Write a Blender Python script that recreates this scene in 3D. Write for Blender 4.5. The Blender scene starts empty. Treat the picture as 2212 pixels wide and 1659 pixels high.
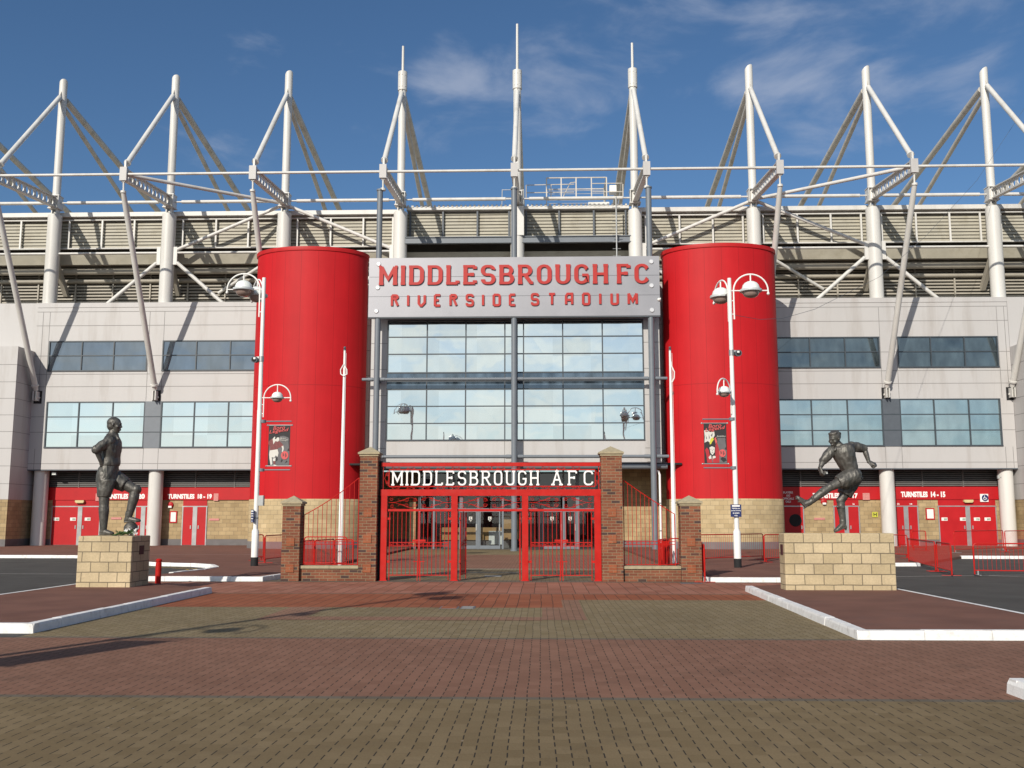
import bpy, bmesh, math, random
from math import sin, cos, pi, radians, atan2, sqrt
from mathutils import Vector, Matrix, noise as mnoise
random.seed(7)
C = bpy.context.scene.collection
S = bpy.context.scene

# ------------------------------------------------------------------ camera
FPX, PITCH, YAW = 2150.0, radians(7.75), radians(1.7)
CAM = Vector((1.4, 0.0, 1.6))
cd = bpy.data.cameras.new('camera'); cam = bpy.data.objects.new('camera', cd); C.objects.link(cam)
cam.location = CAM; cam.rotation_euler = (pi/2+PITCH, 0, YAW)
cd.sensor_width = 36; cd.lens = 36*FPX/2212; cd.clip_end = 2000; cd.clip_start = 0.1
S.camera = cam
S.render.resolution_x = 1024; S.render.resolution_y = 768

# ------------------------------------------------------------------ sun, sky, exposure
TX, TZ = 0.42, 0.59                       # sun rays travel along (TX, 1, -TZ)
sd = bpy.data.lights.new('sun', 'SUN'); sd.energy = 4.3; sd.angle = radians(0.5); sd.color = (1.0, 0.93, 0.82)
sun = bpy.data.objects.new('sun', sd); C.objects.link(sun); sun.location = (-20, -40, 40)
sun.rotation_euler = Vector((TX, 1, -TZ)).to_track_quat('-Z', 'Y').to_euler()
SUN_EL = math.atan2(TZ, sqrt(TX*TX+1))
w = bpy.data.worlds.new('World'); S.world = w; w.use_nodes = True
nt = w.node_tree; N = nt.nodes; L = nt.links
bg = N['Background']; bg.inputs['Strength'].default_value = 0.105
sky = N.new('ShaderNodeTexSky'); sky.sky_type = 'NISHITA'; sky.sun_disc = False
sky.sun_elevation = SUN_EL; sky.sun_rotation = math.atan2(-TX, -1)      # direction of the sun: (-TX,-1)
sky.air_density = 1.0; sky.dust_density = 0.25; sky.ozone_density = 4.5
tc = N.new('ShaderNodeTexCoord')
def wn(t, **k):
    n = N.new(t)
    for a, b in k.items(): setattr(n, a, b)
    return n
mp = wn('ShaderNodeMapping'); L.new(tc.outputs['Generated'], mp.inputs['Vector'])
mp.inputs['Rotation'].default_value = (0, radians(-16), 0); mp.inputs['Scale'].default_value = (2.2, 1.5, 5.2)
nz = wn('ShaderNodeTexNoise'); nz.inputs['Scale'].default_value = 3.6; nz.inputs['Detail'].default_value = 10
nz.inputs['Roughness'].default_value = 0.55; nz.inputs['Distortion'].default_value = 0.35
L.new(mp.outputs[0], nz.inputs['Vector'])
def blob(d, ang, amp):
    """a soft patch of cloud round a direction of the sky"""
    d = Vector(d).normalized()
    dp = wn('ShaderNodeVectorMath', operation='DOT_PRODUCT'); L.new(tc.outputs['Generated'], dp.inputs[0]); dp.inputs[1].default_value = d
    mr = wn('ShaderNodeMapRange', interpolation_type='SMOOTHSTEP'); L.new(dp.outputs['Value'], mr.inputs[0])
    mr.inputs[1].default_value = cos(radians(ang)); mr.inputs[2].default_value = 1.0
    mr.inputs[3].default_value = 0; mr.inputs[4].default_value = amp
    return mr.outputs[0]
def dirpx(px, py):
    u = (px-1106)/FPX; v = -(py-829.5)/FPX
    cp, sp, cy, sy = cos(PITCH), sin(PITCH), cos(YAW), sin(YAW)
    return Vector((u*cy-sy*cp+v*sy*sp, u*sy+cy*cp-v*cy*sp, sp+v*cp))
acc = None
for (px, py, ang, amp) in [(1150, 130, 7, .22), (1000, 195, 5, .24), (1400, 30, 7, .2), (1150, 195, 5, .26), (760, 190, 5, .14), (600, 105, 5, .16), (940, 240, 4, .18),
                           (1730, 120, 7, .25), (1900, 70, 7, .26), (2080, 40, 7, .26), (2280, 60, 6, .18), (1480, 95, 4, .12), (520, 290, 5, .1), (1160, 245, 3, .16)]:
    b = blob(dirpx(px, py), ang, amp)
    if acc is None: acc = b
    else:
        a = wn('ShaderNodeMath', operation='MAXIMUM'); L.new(acc, a.inputs[0]); L.new(b, a.inputs[1]); acc = a.outputs[0]
a2 = wn('ShaderNodeMath', operation='ADD'); L.new(acc, a2.inputs[0]); L.new(nz.outputs['Fac'], a2.inputs[1])
ml = wn('ShaderNodeMapRange', interpolation_type='SMOOTHSTEP'); L.new(a2.outputs[0], ml.inputs[0])
ml.inputs[1].default_value = 0.64; ml.inputs[2].default_value = 0.98; ml.inputs[3].default_value = 0; ml.inputs[4].default_value = 0.50
mx = wn('ShaderNodeMixRGB'); L.new(ml.outputs[0], mx.inputs['Fac']); hsv = wn('ShaderNodeHueSaturation'); hsv.inputs['Saturation'].default_value = 1.08; hsv.inputs['Value'].default_value = .86; L.new(sky.outputs['Color'], hsv.inputs['Color']); L.new(hsv.outputs['Color'], mx.inputs['Color1'])
mx.inputs['Color2'].default_value = (4.9, 5.3, 6.3, 1)
bb = blob((-0.45, -1, 0.12), 70, .95)            # broad bright cloud low in the sky behind the viewer
nz2 = wn('ShaderNodeTexNoise'); nz2.inputs['Scale'].default_value = 7.0; nz2.inputs['Detail'].default_value = 7; nz2.inputs['Distortion'].default_value = .6; L.new(mp.outputs[0], nz2.inputs['Vector'])
nb_ = wn('ShaderNodeMapRange'); L.new(nz2.outputs['Fac'], nb_.inputs[0]); nb_.inputs[1].default_value = .36; nb_.inputs[2].default_value = .62; nb_.inputs[3].default_value = .50; nb_.inputs[4].default_value = 1.0
bf = wn('ShaderNodeMath', operation='MULTIPLY'); L.new(bb, bf.inputs[0]); L.new(nb_.outputs[0], bf.inputs[1])
mx2 = wn('ShaderNodeMixRGB'); L.new(bf.outputs[0], mx2.inputs['Fac']); L.new(mx.outputs[0], mx2.inputs['Color1']); mx2.inputs['Color2'].default_value = (8.8, 9.1, 8.9, 1)
L.new(mx2.outputs[0], bg.inputs['Color'])
S.view_settings.view_transform = 'Standard'; S.view_settings.look = 'None'
S.view_settings.exposure = 0.0; S.view_settings.gamma = 1.0; S.view_settings.use_curve_mapping = False

# ------------------------------------------------------------------ helpers
def at(px, py, Y):
    d = dirpx(px, py); return CAM + d*(Y/d.y)
def AX(px, py, Y): return at(px, py, Y).x
def AZ(px, py, Y): return at(px, py, Y).z
def gr(px, py, z=0.0):
    d = dirpx(px, py); return CAM + d*((z-CAM.z)/d.z)
W = {}
def thing(name, label, cat, loc=(0, 0, 0), group=None, rz=0):
    o = bpy.data.objects.new(name, None); C.objects.link(o); o.empty_display_size = .2
    o.location = loc; o.rotation_euler = (0, 0, rz); W[o.name] = Vector(loc) if rz == 0 else Vector((0, 0, 0))
    return tag(o, label, cat, group)
def tag(o, label, cat, group=None):
    o['label'] = label; o['category'] = cat
    if group: o['group'] = group
    return o
def struct(o): o['kind'] = 'structure'; return o

class MB:
    def __init__(s): s.v = []; s.f = []; s.mi = []; s.m = 0
    def add(s, vs, fs):
        b = len(s.v); s.v += [tuple(p) for p in vs]
        for f in fs: s.f.append([b+i for i in f]); s.mi.append(s.m)
    def box(s, x0, x1, y0, y1, z0, z1):
        if x0 > x1: x0, x1 = x1, x0
        if y0 > y1: y0, y1 = y1, y0
        if z0 > z1: z0, z1 = z1, z0
        s.add([(x0,y0,z0),(x1,y0,z0),(x1,y1,z0),(x0,y1,z0),(x0,y0,z1),(x1,y0,z1),(x1,y1,z1),(x0,y1,z1)],
              [(0,3,2,1),(4,5,6,7),(0,1,5,4),(1,2,6,5),(2,3,7,6),(3,0,4,7)])
    def beam(s, p, q, w, h, up=(0, 0, 1)):
        p = Vector(p); q = Vector(q); d = (q-p).normalized(); up = Vector(up)
        if abs(d.dot(up)) > .98: up = Vector((0, 1, 0))
        r = d.cross(up).normalized()*(w/2); u = r.cross(d).normalized()*(h/2)
        s.add([p-r-u, p+r-u, p+r+u, p-r+u, q-r-u, q+r-u, q+r+u, q-r+u],
              [(0,3,2,1),(4,5,6,7),(0,1,5,4),(1,2,6,5),(2,3,7,6),(3,0,4,7)][::1])
    def tube(s, pts, r, n=8, closed=False, cap=True):
        pts = [Vector(p) for p in pts]; k = len(pts)
        rr = r if isinstance(r, (list, tuple)) else [r]*k
        vs = []; prev = None
        for i, p in enumerate(pts):
            if closed: d = pts[(i+1) % k]-pts[i-1]
            elif i == 0: d = pts[1]-p
            elif i == k-1: d = p-pts[i-1]
            else: d = (pts[i+1]-p).normalized()+(p-pts[i-1]).normalized()
            d = d.normalized() if d.length > 1e-9 else Vector((0, 0, 1))
            if prev is None:
                up = Vector((0, 0, 1)) if abs(d.z) < .9 else Vector((0, 1, 0))
                a = d.cross(up).normalized()
            else: a = (prev-d*prev.dot(d)).normalized()
            prev = a; b = d.cross(a)
            sc = 1.0
            if 0 < i < k-1 and not closed:
                c = (pts[i+1]-p).normalized().dot((p-pts[i-1]).normalized()); sc = 1/max(.5, sqrt(max(.05, (1+c)/2)))
            for j in range(n):
                t = 2*pi*j/n; vs.append(p+(a*cos(t)+b*sin(t))*rr[i]*sc)
        fs = []
        for i in range(k if closed else k-1):
            i2 = (i+1) % k
            for j in range(n):
                j2 = (j+1) % n; fs.append((i*n+j, i*n+j2, i2*n+j2, i2*n+j))
        if cap and not closed: fs += [tuple(range(n-1, -1, -1)), tuple((k-1)*n+j for j in range(n))]
        s.add(vs, fs)
    def cyl(s, p, q, r0, r1=None, n=16): s.tube([p, q], [r0, r0 if r1 is None else r1], n)
    def lathe(s, prof, c=(0, 0, 0), n=24, a0=0.0, a1=2*pi, cap=True):
        c = Vector(c); full = abs(a1-a0-2*pi) < 1e-6; m = n if full else n+1; vs = []
        for (r, z) in prof:
            for j in range(m):
                t = a0+(a1-a0)*j/n; vs.append((c.x+r*cos(t), c.y+r*sin(t), c.z+z))
        fs = []
        for i in range(len(prof)-1):
            for j in range(n):
                j2 = (j+1) % m; fs.append((i*m+j, i*m+j2, (i+1)*m+j2, (i+1)*m+j))
        if cap and full: fs += [tuple(range(m-1, -1, -1)), tuple((len(prof)-1)*m+j for j in range(m))]
        s.add(vs, fs)
    def ball(s, c, r, n=14, m=9, rot=None):
        c = Vector(c); r = (r, r, r) if not hasattr(r, '__len__') else r; vs = [(0, 0, -r[2])]
        for i in range(1, m):
            t = -pi/2+pi*i/m
            for j in range(n): vs.append((r[0]*cos(t)*cos(2*pi*j/n), r[1]*cos(t)*sin(2*pi*j/n), r[2]*sin(t)))
        vs.append((0, 0, r[2])); fs = []
        for j in range(n): fs.append((0, 1+(j+1) % n, 1+j))
        for i in range(m-2):
            for j in range(n):
                a = 1+i*n+j; b = 1+i*n+(j+1) % n; fs.append((a, b, b+n, a+n))
        e = len(vs)-1; o = 1+(m-2)*n
        for j in range(n): fs.append((e, o+j, o+(j+1) % n))
        if rot: vs = [rot @ Vector(v) for v in vs]
        s.add([c+Vector(v) for v in vs], fs)
    def loft(s, rings, n=16):
        """rings: (centre, half-width vector, half-depth vector)"""
        vs = []; k = len(rings)
        for (c, a, b) in rings:
            c = Vector(c); a = Vector(a); b = Vector(b)
            for j in range(n): t = 2*pi*j/n; vs.append(c+a*cos(t)+b*sin(t))
        fs = [(i*n+j, i*n+(j+1) % n, (i+1)*n+(j+1) % n, (i+1)*n+j) for i in range(k-1) for j in range(n)]
        fs += [tuple(range(n-1, -1, -1)), tuple((k-1)*n+j for j in range(n))]
        s.add(vs, fs)
    def cap_(s, p, q, r0, r1, n=14):
        """tapered limb with round ends"""
        p = Vector(p); q = Vector(q); s.cyl(p, q, r0, r1, n); s.ball(p, r0, n, 8); s.ball(q, r1, n, 8)
    def prism(s, poly, f, d0, d1):
        """poly: 2-D outline (counter-clockwise), f(u, v, depth) -> point; closed slab"""
        k = len(poly)
        s.add([f(u, v, d0) for u, v in poly]+[f(u, v, d1) for u, v in poly],
              [tuple(range(k)), tuple(range(2*k-1, k-1, -1))]+[(i, i+k, (i+1) % k+k, (i+1) % k) for i in range(k)])
    def quad(s, *p): s.add(p, [tuple(range(len(p)))])
    def build(s, name, mats, parent=None, ang=38, smooth=True, local=False):
        me = bpy.data.meshes.new(name)
        off = Vector((0, 0, 0))
        if parent is not None and not local: off = W[parent.name]
        me.from_pydata([(x-off.x, y-off.y, z-off.z) for x, y, z in s.v], [], s.f)
        for m in (mats if isinstance(mats, (list, tuple)) else [mats]): me.materials.append(m)
        me.polygons.foreach_set('material_index', s.mi)
        bm = bmesh.new(); bm.from_mesh(me); bmesh.ops.recalc_face_normals(bm, faces=bm.faces[:]); bm.to_mesh(me); bm.free(); me.update()
        if smooth: me.shade_smooth(); me.set_sharp_from_angle(angle=radians(ang))
        o = bpy.data.objects.new(name, me); C.objects.link(o)
        if parent is not None: o.parent = parent; W[o.name] = off
        else: W[o.name] = Vector((0, 0, 0))
        return o
def merge_solid(mb, voxel, smooth=6, amp=0.0, fr=(9, 9, 3)):
    """fuse overlapping closed shapes into one continuous surface; returns a new MB"""
    me = bpy.data.meshes.new('tmp'); me.from_pydata(mb.v, [], mb.f)
    o = bpy.data.objects.new('tmp', me); C.objects.link(o)
    r = o.modifiers.new('r', 'REMESH'); r.mode = 'VOXEL'; r.voxel_size = voxel; r.adaptivity = 0
    m = o.modifiers.new('s', 'SMOOTH'); m.factor = .5; m.iterations = smooth
    dg = bpy.context.evaluated_depsgraph_get(); e = o.evaluated_get(dg); em = e.to_mesh()
    def crease(v):
        c = v.co; q = Vector((c.x*fr[0], c.y*fr[1], c.z*fr[2])); k = mnoise.noise(q)+.5*mnoise.noise(q*2.3)
        return c+v.normal*amp*(1-2.2*abs(k)) if amp else c.copy()
    out = MB(); out.add([crease(v) for v in em.vertices], [tuple(p.vertices) for p in em.polygons])
    e.to_mesh_clear(); bpy.data.objects.remove(o); bpy.data.meshes.remove(me)
    return out
def dup(root, loc, label=None, rz=0):
    """copy of a thing with its parts and sub-parts"""
    r = root.copy(); C.objects.link(r); r.location = loc; r.rotation_euler = (0, 0, rz)
    if label: r['label'] = label
    def kids(src, dst):
        for ch in list(src.children):
            c = ch.copy(); C.objects.link(c); c.parent = dst; kids(ch, c)
    kids(root, r); return r

# text made with the built-in font, as solid letters standing in a plane
def text_mesh(s, bold=0.0, shear=0.0, spacing=1.0):
    cu = bpy.data.curves.new('t', 'FONT'); cu.body = s; cu.size = 1; cu.offset = bold; cu.extrude = 0.0; cu.shear = shear
    cu.space_character = spacing; cu.resolution_u = 3
    o = bpy.data.objects.new('t', cu); C.objects.link(o)
    dg = bpy.context.evaluated_depsgraph_get(); e = o.evaluated_get(dg); m = e.to_mesh()
    vs = [v.co.copy() for v in m.vertices]; fs = [tuple(p.vertices) for p in m.polygons]
    e.to_mesh_clear(); bpy.data.objects.remove(o); bpy.data.curves.remove(cu)
    return vs, fs
def put_text(mb, s, x0, x1, z0, z1, y, th=0.012, bold=0.0, shear=0.0, rot=0.0, spacing=1.0, frame=None):
    """letters fitted into x0..x1, z0..z1, front at depth y, thickness th behind it"""
    vs, fs = text_mesh(s, bold, shear, spacing)
    mnx = min(v.x for v in vs); mxx = max(v.x for v in vs); mny = min(v.y for v in vs); mxy = max(v.y for v in vs)
    ca, sa = cos(rot), sin(rot); cx = (x0+x1)/2; cz = (z0+z1)/2
    P = []
    for v in vs:
        X = x0+(v.x-mnx)/(mxx-mnx)*(x1-x0); Z = z0+(v.y-mny)/(mxy-mny)*(z1-z0)
        dx, dz = X-cx, Z-cz; P.append((cx+dx*ca-dz*sa, cz+dx*sa+dz*ca))
    f = frame or (lambda u, v, d: (u, d, v))
    n = len(P); front = [f(u, v, y) for u, v in P]; back = [f(u, v, y+th) for u, v in P]
    edges = {}
    for q in fs:
        for i in range(len(q)):
            a, b = q[i], q[(i+1) % len(q)]; edges[(a, b)] = edges.get((a, b), 0)+1
    sides = [(a, a+n, b+n, b) for (a, b) in edges if (b, a) not in edges]
    mb.add(front+back, list(fs)+sides)

# letters drawn as strokes (slab serifs where the sign has them)
def arc(cx, cy, rx, ry, a0, a1, n=6):
    return [(cx+rx*cos(radians(a0+(a1-a0)*i/n)), cy+ry*sin(radians(a0+(a1-a0)*i/n))) for i in range(n+1)]
def glyph(ch, w=.62, r=.26, serif=True):
    """strokes in a box of height 1; returns (strokes, advance width)"""
    h = .5; st = []; sf = .135
    def ser(x, y, l=sf, rgt=sf): st.append([(x-l, y), (x+rgt, y)]) if serif else None
    if ch == 'M':
        W_ = w*1.3; st += [[(0, 0), (0, 1)], [(0, 1), (W_/2, .28), (W_, 1)], [(W_, 1), (W_, 0)]]
        ser(0, 0); ser(W_, 0); ser(0, 1, sf, .02); ser(W_, 1, .02, sf); return st, W_
    if ch == 'I': st += [[(0, 0), (0, 1)]]; ser(0, 0); ser(0, 1); return st, 0.02
    if ch == 'D':
        st += [[(0, 0), (0, 1)], [(0, 1), (w-r, 1)]+arc(w-r, 1-r, r, r, 90, 0)+arc(w-r, r, r, r, 0, -90)+[(0, 0)]]
        ser(0, 0, sf, 0); ser(0, 1, sf, 0); return st, w
    if ch == 'L': st += [[(0, 1), (0, 0), (w*.85, 0)]]; ser(0, 1); ser(0, 0, sf, 0); (st.append([(w*.85, 0), (w*.85, .16)]) if serif else None); return st, w*.85
    if ch in 'EF':
        st += [[(0, 0), (0, 1)], [(0, 1), (w*.88, 1)], [(0, .52), (w*.62, .52)]]
        if ch == 'E': st += [[(0, 0), (w*.88, 0)]]
        ser(0, 1, sf, 0); ser(0, 0, sf, 0 if ch == 'E' else sf)
        if serif:
            st.append([(w*.88, 1), (w*.88, .84)]); st.append([(w*.62, .42), (w*.62, .62)])
            if ch == 'E': st.append([(w*.88, 0), (w*.88, .17)])
        return st, w*.88
    if ch == 'S':
        q = min(r, .24)
        st += [[(w*.95, .80)]+arc(w-q, 1-q, q, q, 20, 90, 4)+arc(q, 1-q, q, q, 90, 180)+arc(q, .5+q, q, q, 180, 270, 5)
               + arc(w-q, .5-q, q, q, 90, 0, 5)+arc(w-q, q, q, q, 0, -90)+arc(q, q, q, q, 270, 200, 4)+[(w*.02, .22)]]
        return st, w
    if ch == 'B':
        q = min(.25, r); st += [[(0, 0), (0, 1)], [(0, 1), (w*.92-q, 1)]+arc(w*.92-q, 1-q, q, q-.01, 90, -90, 8)+[(0, .5+.02)],
               [(w*.9-q, .51)]+arc(w-q, .255, q, .255, 90, -90, 8)+[(0, 0)]]
        ser(0, 0, sf, 0); ser(0, 1, sf, 0); return st, w
    if ch == 'R':
        q = min(.26, r); st += [[(0, 0), (0, 1)], [(0, 1), (w*.95-q, 1)]+arc(w*.95-q, 1-q, q, q, 90, -90, 8)+[(0, 1-2*q)], [(w*.45, 1-2*q), (w, 0)]]
        ser(0, 0); ser(0, 1, sf, 0); ser(w, 0, .06, sf); return st, w
    if ch == 'O':
        st += [arc(r, 1-r, r, r, 180, 90)+arc(w-r, 1-r, r, r, 90, 0)+arc(w-r, r, r, r, 0, -90)+arc(r, r, r, r, 270, 180)+['c']]; return st, w
    if ch == 'U':
        st += [[(0, 1)]+arc(r, r, r, r, 180, 270)+arc(w-r, r, r, r, 270, 360)+[(w, 1)]]; ser(0, 1); ser(w, 1); return st, w
    if ch == 'V':
        st += [[(0, 1), (0, .22), (w*.3, 0), (w*.5, 0), (w, .30), (w, 1)]]; return st, w
    if ch in 'GC':
        a = [(w, .78)]+arc(w-r, 1-r, r, r, 15, 90, 4)+arc(r, 1-r, r, r, 90, 180)+arc(r, r, r, r, 180, 270)+arc(w-r, r, r, r, 270, 345, 4)
        if ch == 'G': st += [a+[(w, .2), (w, .44)], [(w*.55, .44), (w+.08, .44)]]
        else: st += [a+[(w, .22)]]
        return st, w
    if ch == 'H':
        st += [[(0, 0), (0, 1)], [(w, 0), (w, 1)], [(0, .5), (w, .5)]]
        for x in (0, w): ser(x, 0); ser(x, 1)
        return st, w
    if ch == 'A':
        if serif: st += [[(0, 0), (w*.5, 1), (w, 0)], [(w*.2, .36), (w*.8, .36)]]; ser(0, 0); ser(w, 0); ser(w*.5, 1)
        else: st += [[(0, 0), (0, .8), (w*.25, 1), (w, 1), (w, 0)], [(0, .42), (w, .42)]]
        return st, w
    if ch == 'T': st += [[(w*.5, 0), (w*.5, 1)], [(0, 1), (w, 1)]]; return st, w
    return [], w*.6
def strip(mb, pts, t, f, d0, d1, closed=False, ky=1.0):
    P = [Vector((p[0], p[1])) for p in pts]
    Q = [P[0]]
    for p in P[1:]:
        if (p-Q[-1]).length > 1e-4: Q.append(p)
    if closed and (Q[0]-Q[-1]).length < 1e-4: Q.pop()
    P = Q; k = len(P); lf = []; rt = []
    for i in range(k):
        if closed: a = (P[i]-P[i-1]).normalized(); b = (P[(i+1) % k]-P[i]).normalized()
        else:
            a = (P[i]-P[i-1]).normalized() if i else (P[1]-P[0]).normalized()
            b = (P[i+1]-P[i]).normalized() if i < k-1 else a
        m = (a+b); m = m.normalized() if m.length > 1e-6 else a
        n = Vector((-m.y, m.x)); sc = 1/max(.35, n.dot(Vector((-a.y, a.x))))
        o_ = n*t/2*sc; o_.y *= ky; lf.append(P[i]+o_); rt.append(P[i]-o_)
    vs = [f(p.x, p.y, d0) for p in lf]+[f(p.x, p.y, d0) for p in rt]+[f(p.x, p.y, d1) for p in lf]+[f(p.x, p.y, d1) for p in rt]
    fs = []
    for i in range(k if closed else k-1):
        j = (i+1) % k
        fs += [(i, k+i, k+j, j), (i, j, 2*k+j, 2*k+i), (k+i, 3*k+i, 3*k+j, k+j)]
    if not closed: fs += [(0, 2*k, 3*k, k), (k-1, 2*k-1, 4*k-1, 3*k-1)]
    mb.add(vs, fs)
def stroke_text(parent, mat, s, x0, x1, z0, z1, y, depth, t, w=.62, r=.26, serif=True, gap=.42, space=.75, ky=1.0):
    """a line of raised letters, each letter a part of its sign"""
    H = z1-z0; tot = 0; items = []
    for ch in s:
        if ch == ' ': tot += space; continue
        g, a = glyph(ch, w, r, serif); items.append((g, tot)); tot += a+gap
    tot -= gap
    sx = (x1-x0)/(tot*H)
    pad = t/2*ky
    def f(u, v, d): return (x0+u*H*sx, d, z0+pad*H+v*(H-2*pad*H))
    k = 0
    for g, ox in items:
        mb = MB()
        for stq in g:
            cl = stq[-1] == 'c'; pts = [(p[0]+ox, p[1]) for p in (stq[:-1] if cl else stq)]
            # miter in true proportions: scale u before offsetting
            P = [(p[0]*sx, p[1]*(1-2*pad)) for p in pts]
            strip(mb, P, t, lambda u, v, d: (x0+u*H, d, z0+pad*H+v*H), y-.0012*(k % 7), y+depth, cl, ky); k += 1
        mb.build('letter', M[mat], parent, smooth=False)

# ------------------------------------------------------------------ materials
def new_mat(name):
    m = bpy.data.materials.new(name); m.use_nodes = True; t = m.node_tree
    return m, t, t.nodes, t.links, t.nodes['Principled BSDF']
def pbr(name, col, rough=.6, metal=0.0, var=.12, scale=3.0, bump=0.0, bscale=40.0, dirt=None, dscale=.7, spec=.5, streak=False, coat=0.0):
    m, t, n, l, b = new_mat(name)
    b.inputs['Roughness'].default_value = rough; b.inputs['Metallic'].default_value = metal
    b.inputs['Specular IOR Level'].default_value = spec; b.inputs['Coat Weight'].default_value = coat
    g = n.new('ShaderNodeNewGeometry')
    nz = n.new('ShaderNodeTexNoise'); nz.inputs['Scale'].default_value = scale; nz.inputs['Detail'].default_value = 6
    src = g.outputs['Position']
    if streak:
        mp = n.new('ShaderNodeMapping'); mp.inputs['Scale'].default_value = (1, 1, .12); l.new(src, mp.inputs['Vector']); src = mp.outputs[0]
    l.new(src, nz.inputs['Vector'])
    r = n.new('ShaderNodeValToRGB'); c = Vector(col)
    r.color_ramp.elements[0].position = .3; r.color_ramp.elements[1].position = .7
    r.color_ramp.elements[0].color = (*(c*(1-var)), 1); r.color_ramp.elements[1].color = (*(c*(1+var)), 1)
    l.new(nz.outputs['Fac'], r.inputs['Fac']); out = r.outputs['Color']
    if dirt:
        n2 = n.new('ShaderNodeTexNoise'); n2.inputs['Scale'].default_value = dscale; n2.inputs['Detail'].default_value = 8; n2.inputs['Roughness'].default_value = .65
        l.new(src, n2.inputs['Vector'])
        r2 = n.new('ShaderNodeMapRange'); r2.inputs[1].default_value = .52; r2.inputs[2].default_value = .78; r2.inputs[4].default_value = .8; l.new(n2.outputs['Fac'], r2.inputs[0])
        mx = n.new('ShaderNodeMixRGB'); l.new(r2.outputs[0], mx.inputs['Fac']); l.new(out, mx.inputs['Color1']); mx.inputs['Color2'].default_value = (*dirt, 1); out = mx.outputs[0]
    l.new(out, b.inputs['Base Color'])
    rr = n.new('ShaderNodeMapRange'); rr.inputs[3].default_value = max(.02, rough-.08); rr.inputs[4].default_value = min(1, rough+.1); l.new(nz.outputs['Fac'], rr.inputs[0]); l.new(rr.outputs[0], b.inputs['Roughness'])
    if bump:
        n3 = n.new('ShaderNodeTexNoise'); n3.inputs['Scale'].default_value = bscale; n3.inputs['Detail'].default_value = 5; l.new(g.outputs['Position'], n3.inputs['Vector'])
        bp = n.new('ShaderNodeBump'); bp.inputs['Strength'].default_value = bump; bp.inputs['Distance'].default_value = .02
        l.new(n3.outputs['Fac'], bp.inputs['Height']); l.new(bp.outputs[0], b.inputs['Normal'])
    return m
def brick(name, c1, c2, mort, bw, bh, ms, mode='xz', rough=.85, dark=None, bump=.5, off=.5, var=.25):
    m, t, n, l, b = new_mat(name); b.inputs['Roughness'].default_value = rough
    b.inputs['Specular IOR Level'].default_value = .25
    if mode == 'cyl':
        tcn = n.new('ShaderNodeTexCoord'); sx = n.new('ShaderNodeSeparateXYZ'); l.new(tcn.outputs['Object'], sx.inputs[0])
        at2 = n.new('ShaderNodeMath'); at2.operation = 'ARCTAN2'; ys_ = n.new('ShaderNodeMath'); ys_.operation = 'MULTIPLY'; ys_.inputs[1].default_value = 1/.665; l.new(sx.outputs[1], ys_.inputs[0]); l.new(sx.outputs[0], at2.inputs[0]); l.new(ys_.outputs[0], at2.inputs[1])
        u = n.new('ShaderNodeMath'); u.operation = 'MULTIPLY'; u.inputs[1].default_value = 3.15; l.new(at2.outputs[0], u.inputs[0]); uo = u.outputs[0]; vo = sx.outputs[2]
    else:
        g = n.new('ShaderNodeNewGeometry'); sx = n.new('ShaderNodeSeparateXYZ'); l.new(g.outputs['Position'], sx.inputs[0])
        u = n.new('ShaderNodeMath'); u.operation = 'ADD'; l.new(sx.outputs[0], u.inputs[0]); l.new(sx.outputs[1], u.inputs[1]); uo = u.outputs[0]; vo = sx.outputs[2]
    cb = n.new('ShaderNodeCombineXYZ'); l.new(uo, cb.inputs[0]); l.new(vo, cb.inputs[1])
    # slight waviness of the joints
    wz = n.new('ShaderNodeTexNoise'); wz.inputs['Scale'].default_value = 5; l.new(cb.outputs[0], wz.inputs['Vector'])
    wv = n.new('ShaderNodeVectorMath'); wv.operation = 'MULTIPLY_ADD'; l.new(wz.outputs['Color'], wv.inputs[0]); wv.inputs[1].default_value = (.012, .012, 0); l.new(cb.outputs[0], wv.inputs[2])
    bt = n.new('ShaderNodeTexBrick'); l.new(wv.outputs[0], bt.inputs['Vector']); bt.offset = off
    bt.inputs['Scale'].default_value = 1; bt.inputs['Brick Width'].default_value = bw; bt.inputs['Row Height'].default_value = bh
    bt.inputs['Mortar Size'].default_value = ms; bt.inputs['Mortar Smooth'].default_value = .3; bt.inputs['Bias'].default_value = 0
    bt.inputs['Color1'].default_value = (0, 0, 0, 1); bt.inputs['Color2'].default_value = (1, 1, 1, 1); bt.inputs['Mortar'].default_value = (.5, .5, .5, 1)
    r = n.new('ShaderNodeValToRGB'); e = r.color_ramp.elements; e[0].color = (*c1, 1); e[1].color = (*c2, 1); e[0].position = .12
    if dark: q = e.new(.0); q.color = (*dark, 1); q2 = e.new(.10); q2.color = (*dark, 1)
    l.new(bt.outputs['Color'], r.inputs['Fac'])
    nz = n.new('ShaderNodeTexNoise'); nz.inputs['Scale'].default_value = 22; nz.inputs['Detail'].default_value = 6; l.new(cb.outputs[0], nz.inputs['Vector'])
    mr = n.new('ShaderNodeMapRange'); mr.inputs[3].default_value = 1-var; mr.inputs[4].default_value = 1+var; l.new(nz.outputs['Fac'], mr.inputs[0])
    hs = n.new('ShaderNodeVectorMath'); hs.operation = 'SCALE'; l.new(r.outputs['Color'], hs.inputs[0]); l.new(mr.outputs[0], hs.inputs['Scale'])
    mx = n.new('ShaderNodeMixRGB'); l.new(bt.outputs['Fac'], mx.inputs['Fac']); l.new(hs.outputs[0], mx.inputs['Color1']); mx.inputs['Color2'].default_value = (*mort, 1)
    # broad weathering
    nw = n.new('ShaderNodeTexNoise'); nw.inputs['Scale'].default_value = 1.3; nw.inputs['Detail'].default_value = 7; l.new(cb.outputs[0], nw.inputs['Vector'])
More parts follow.
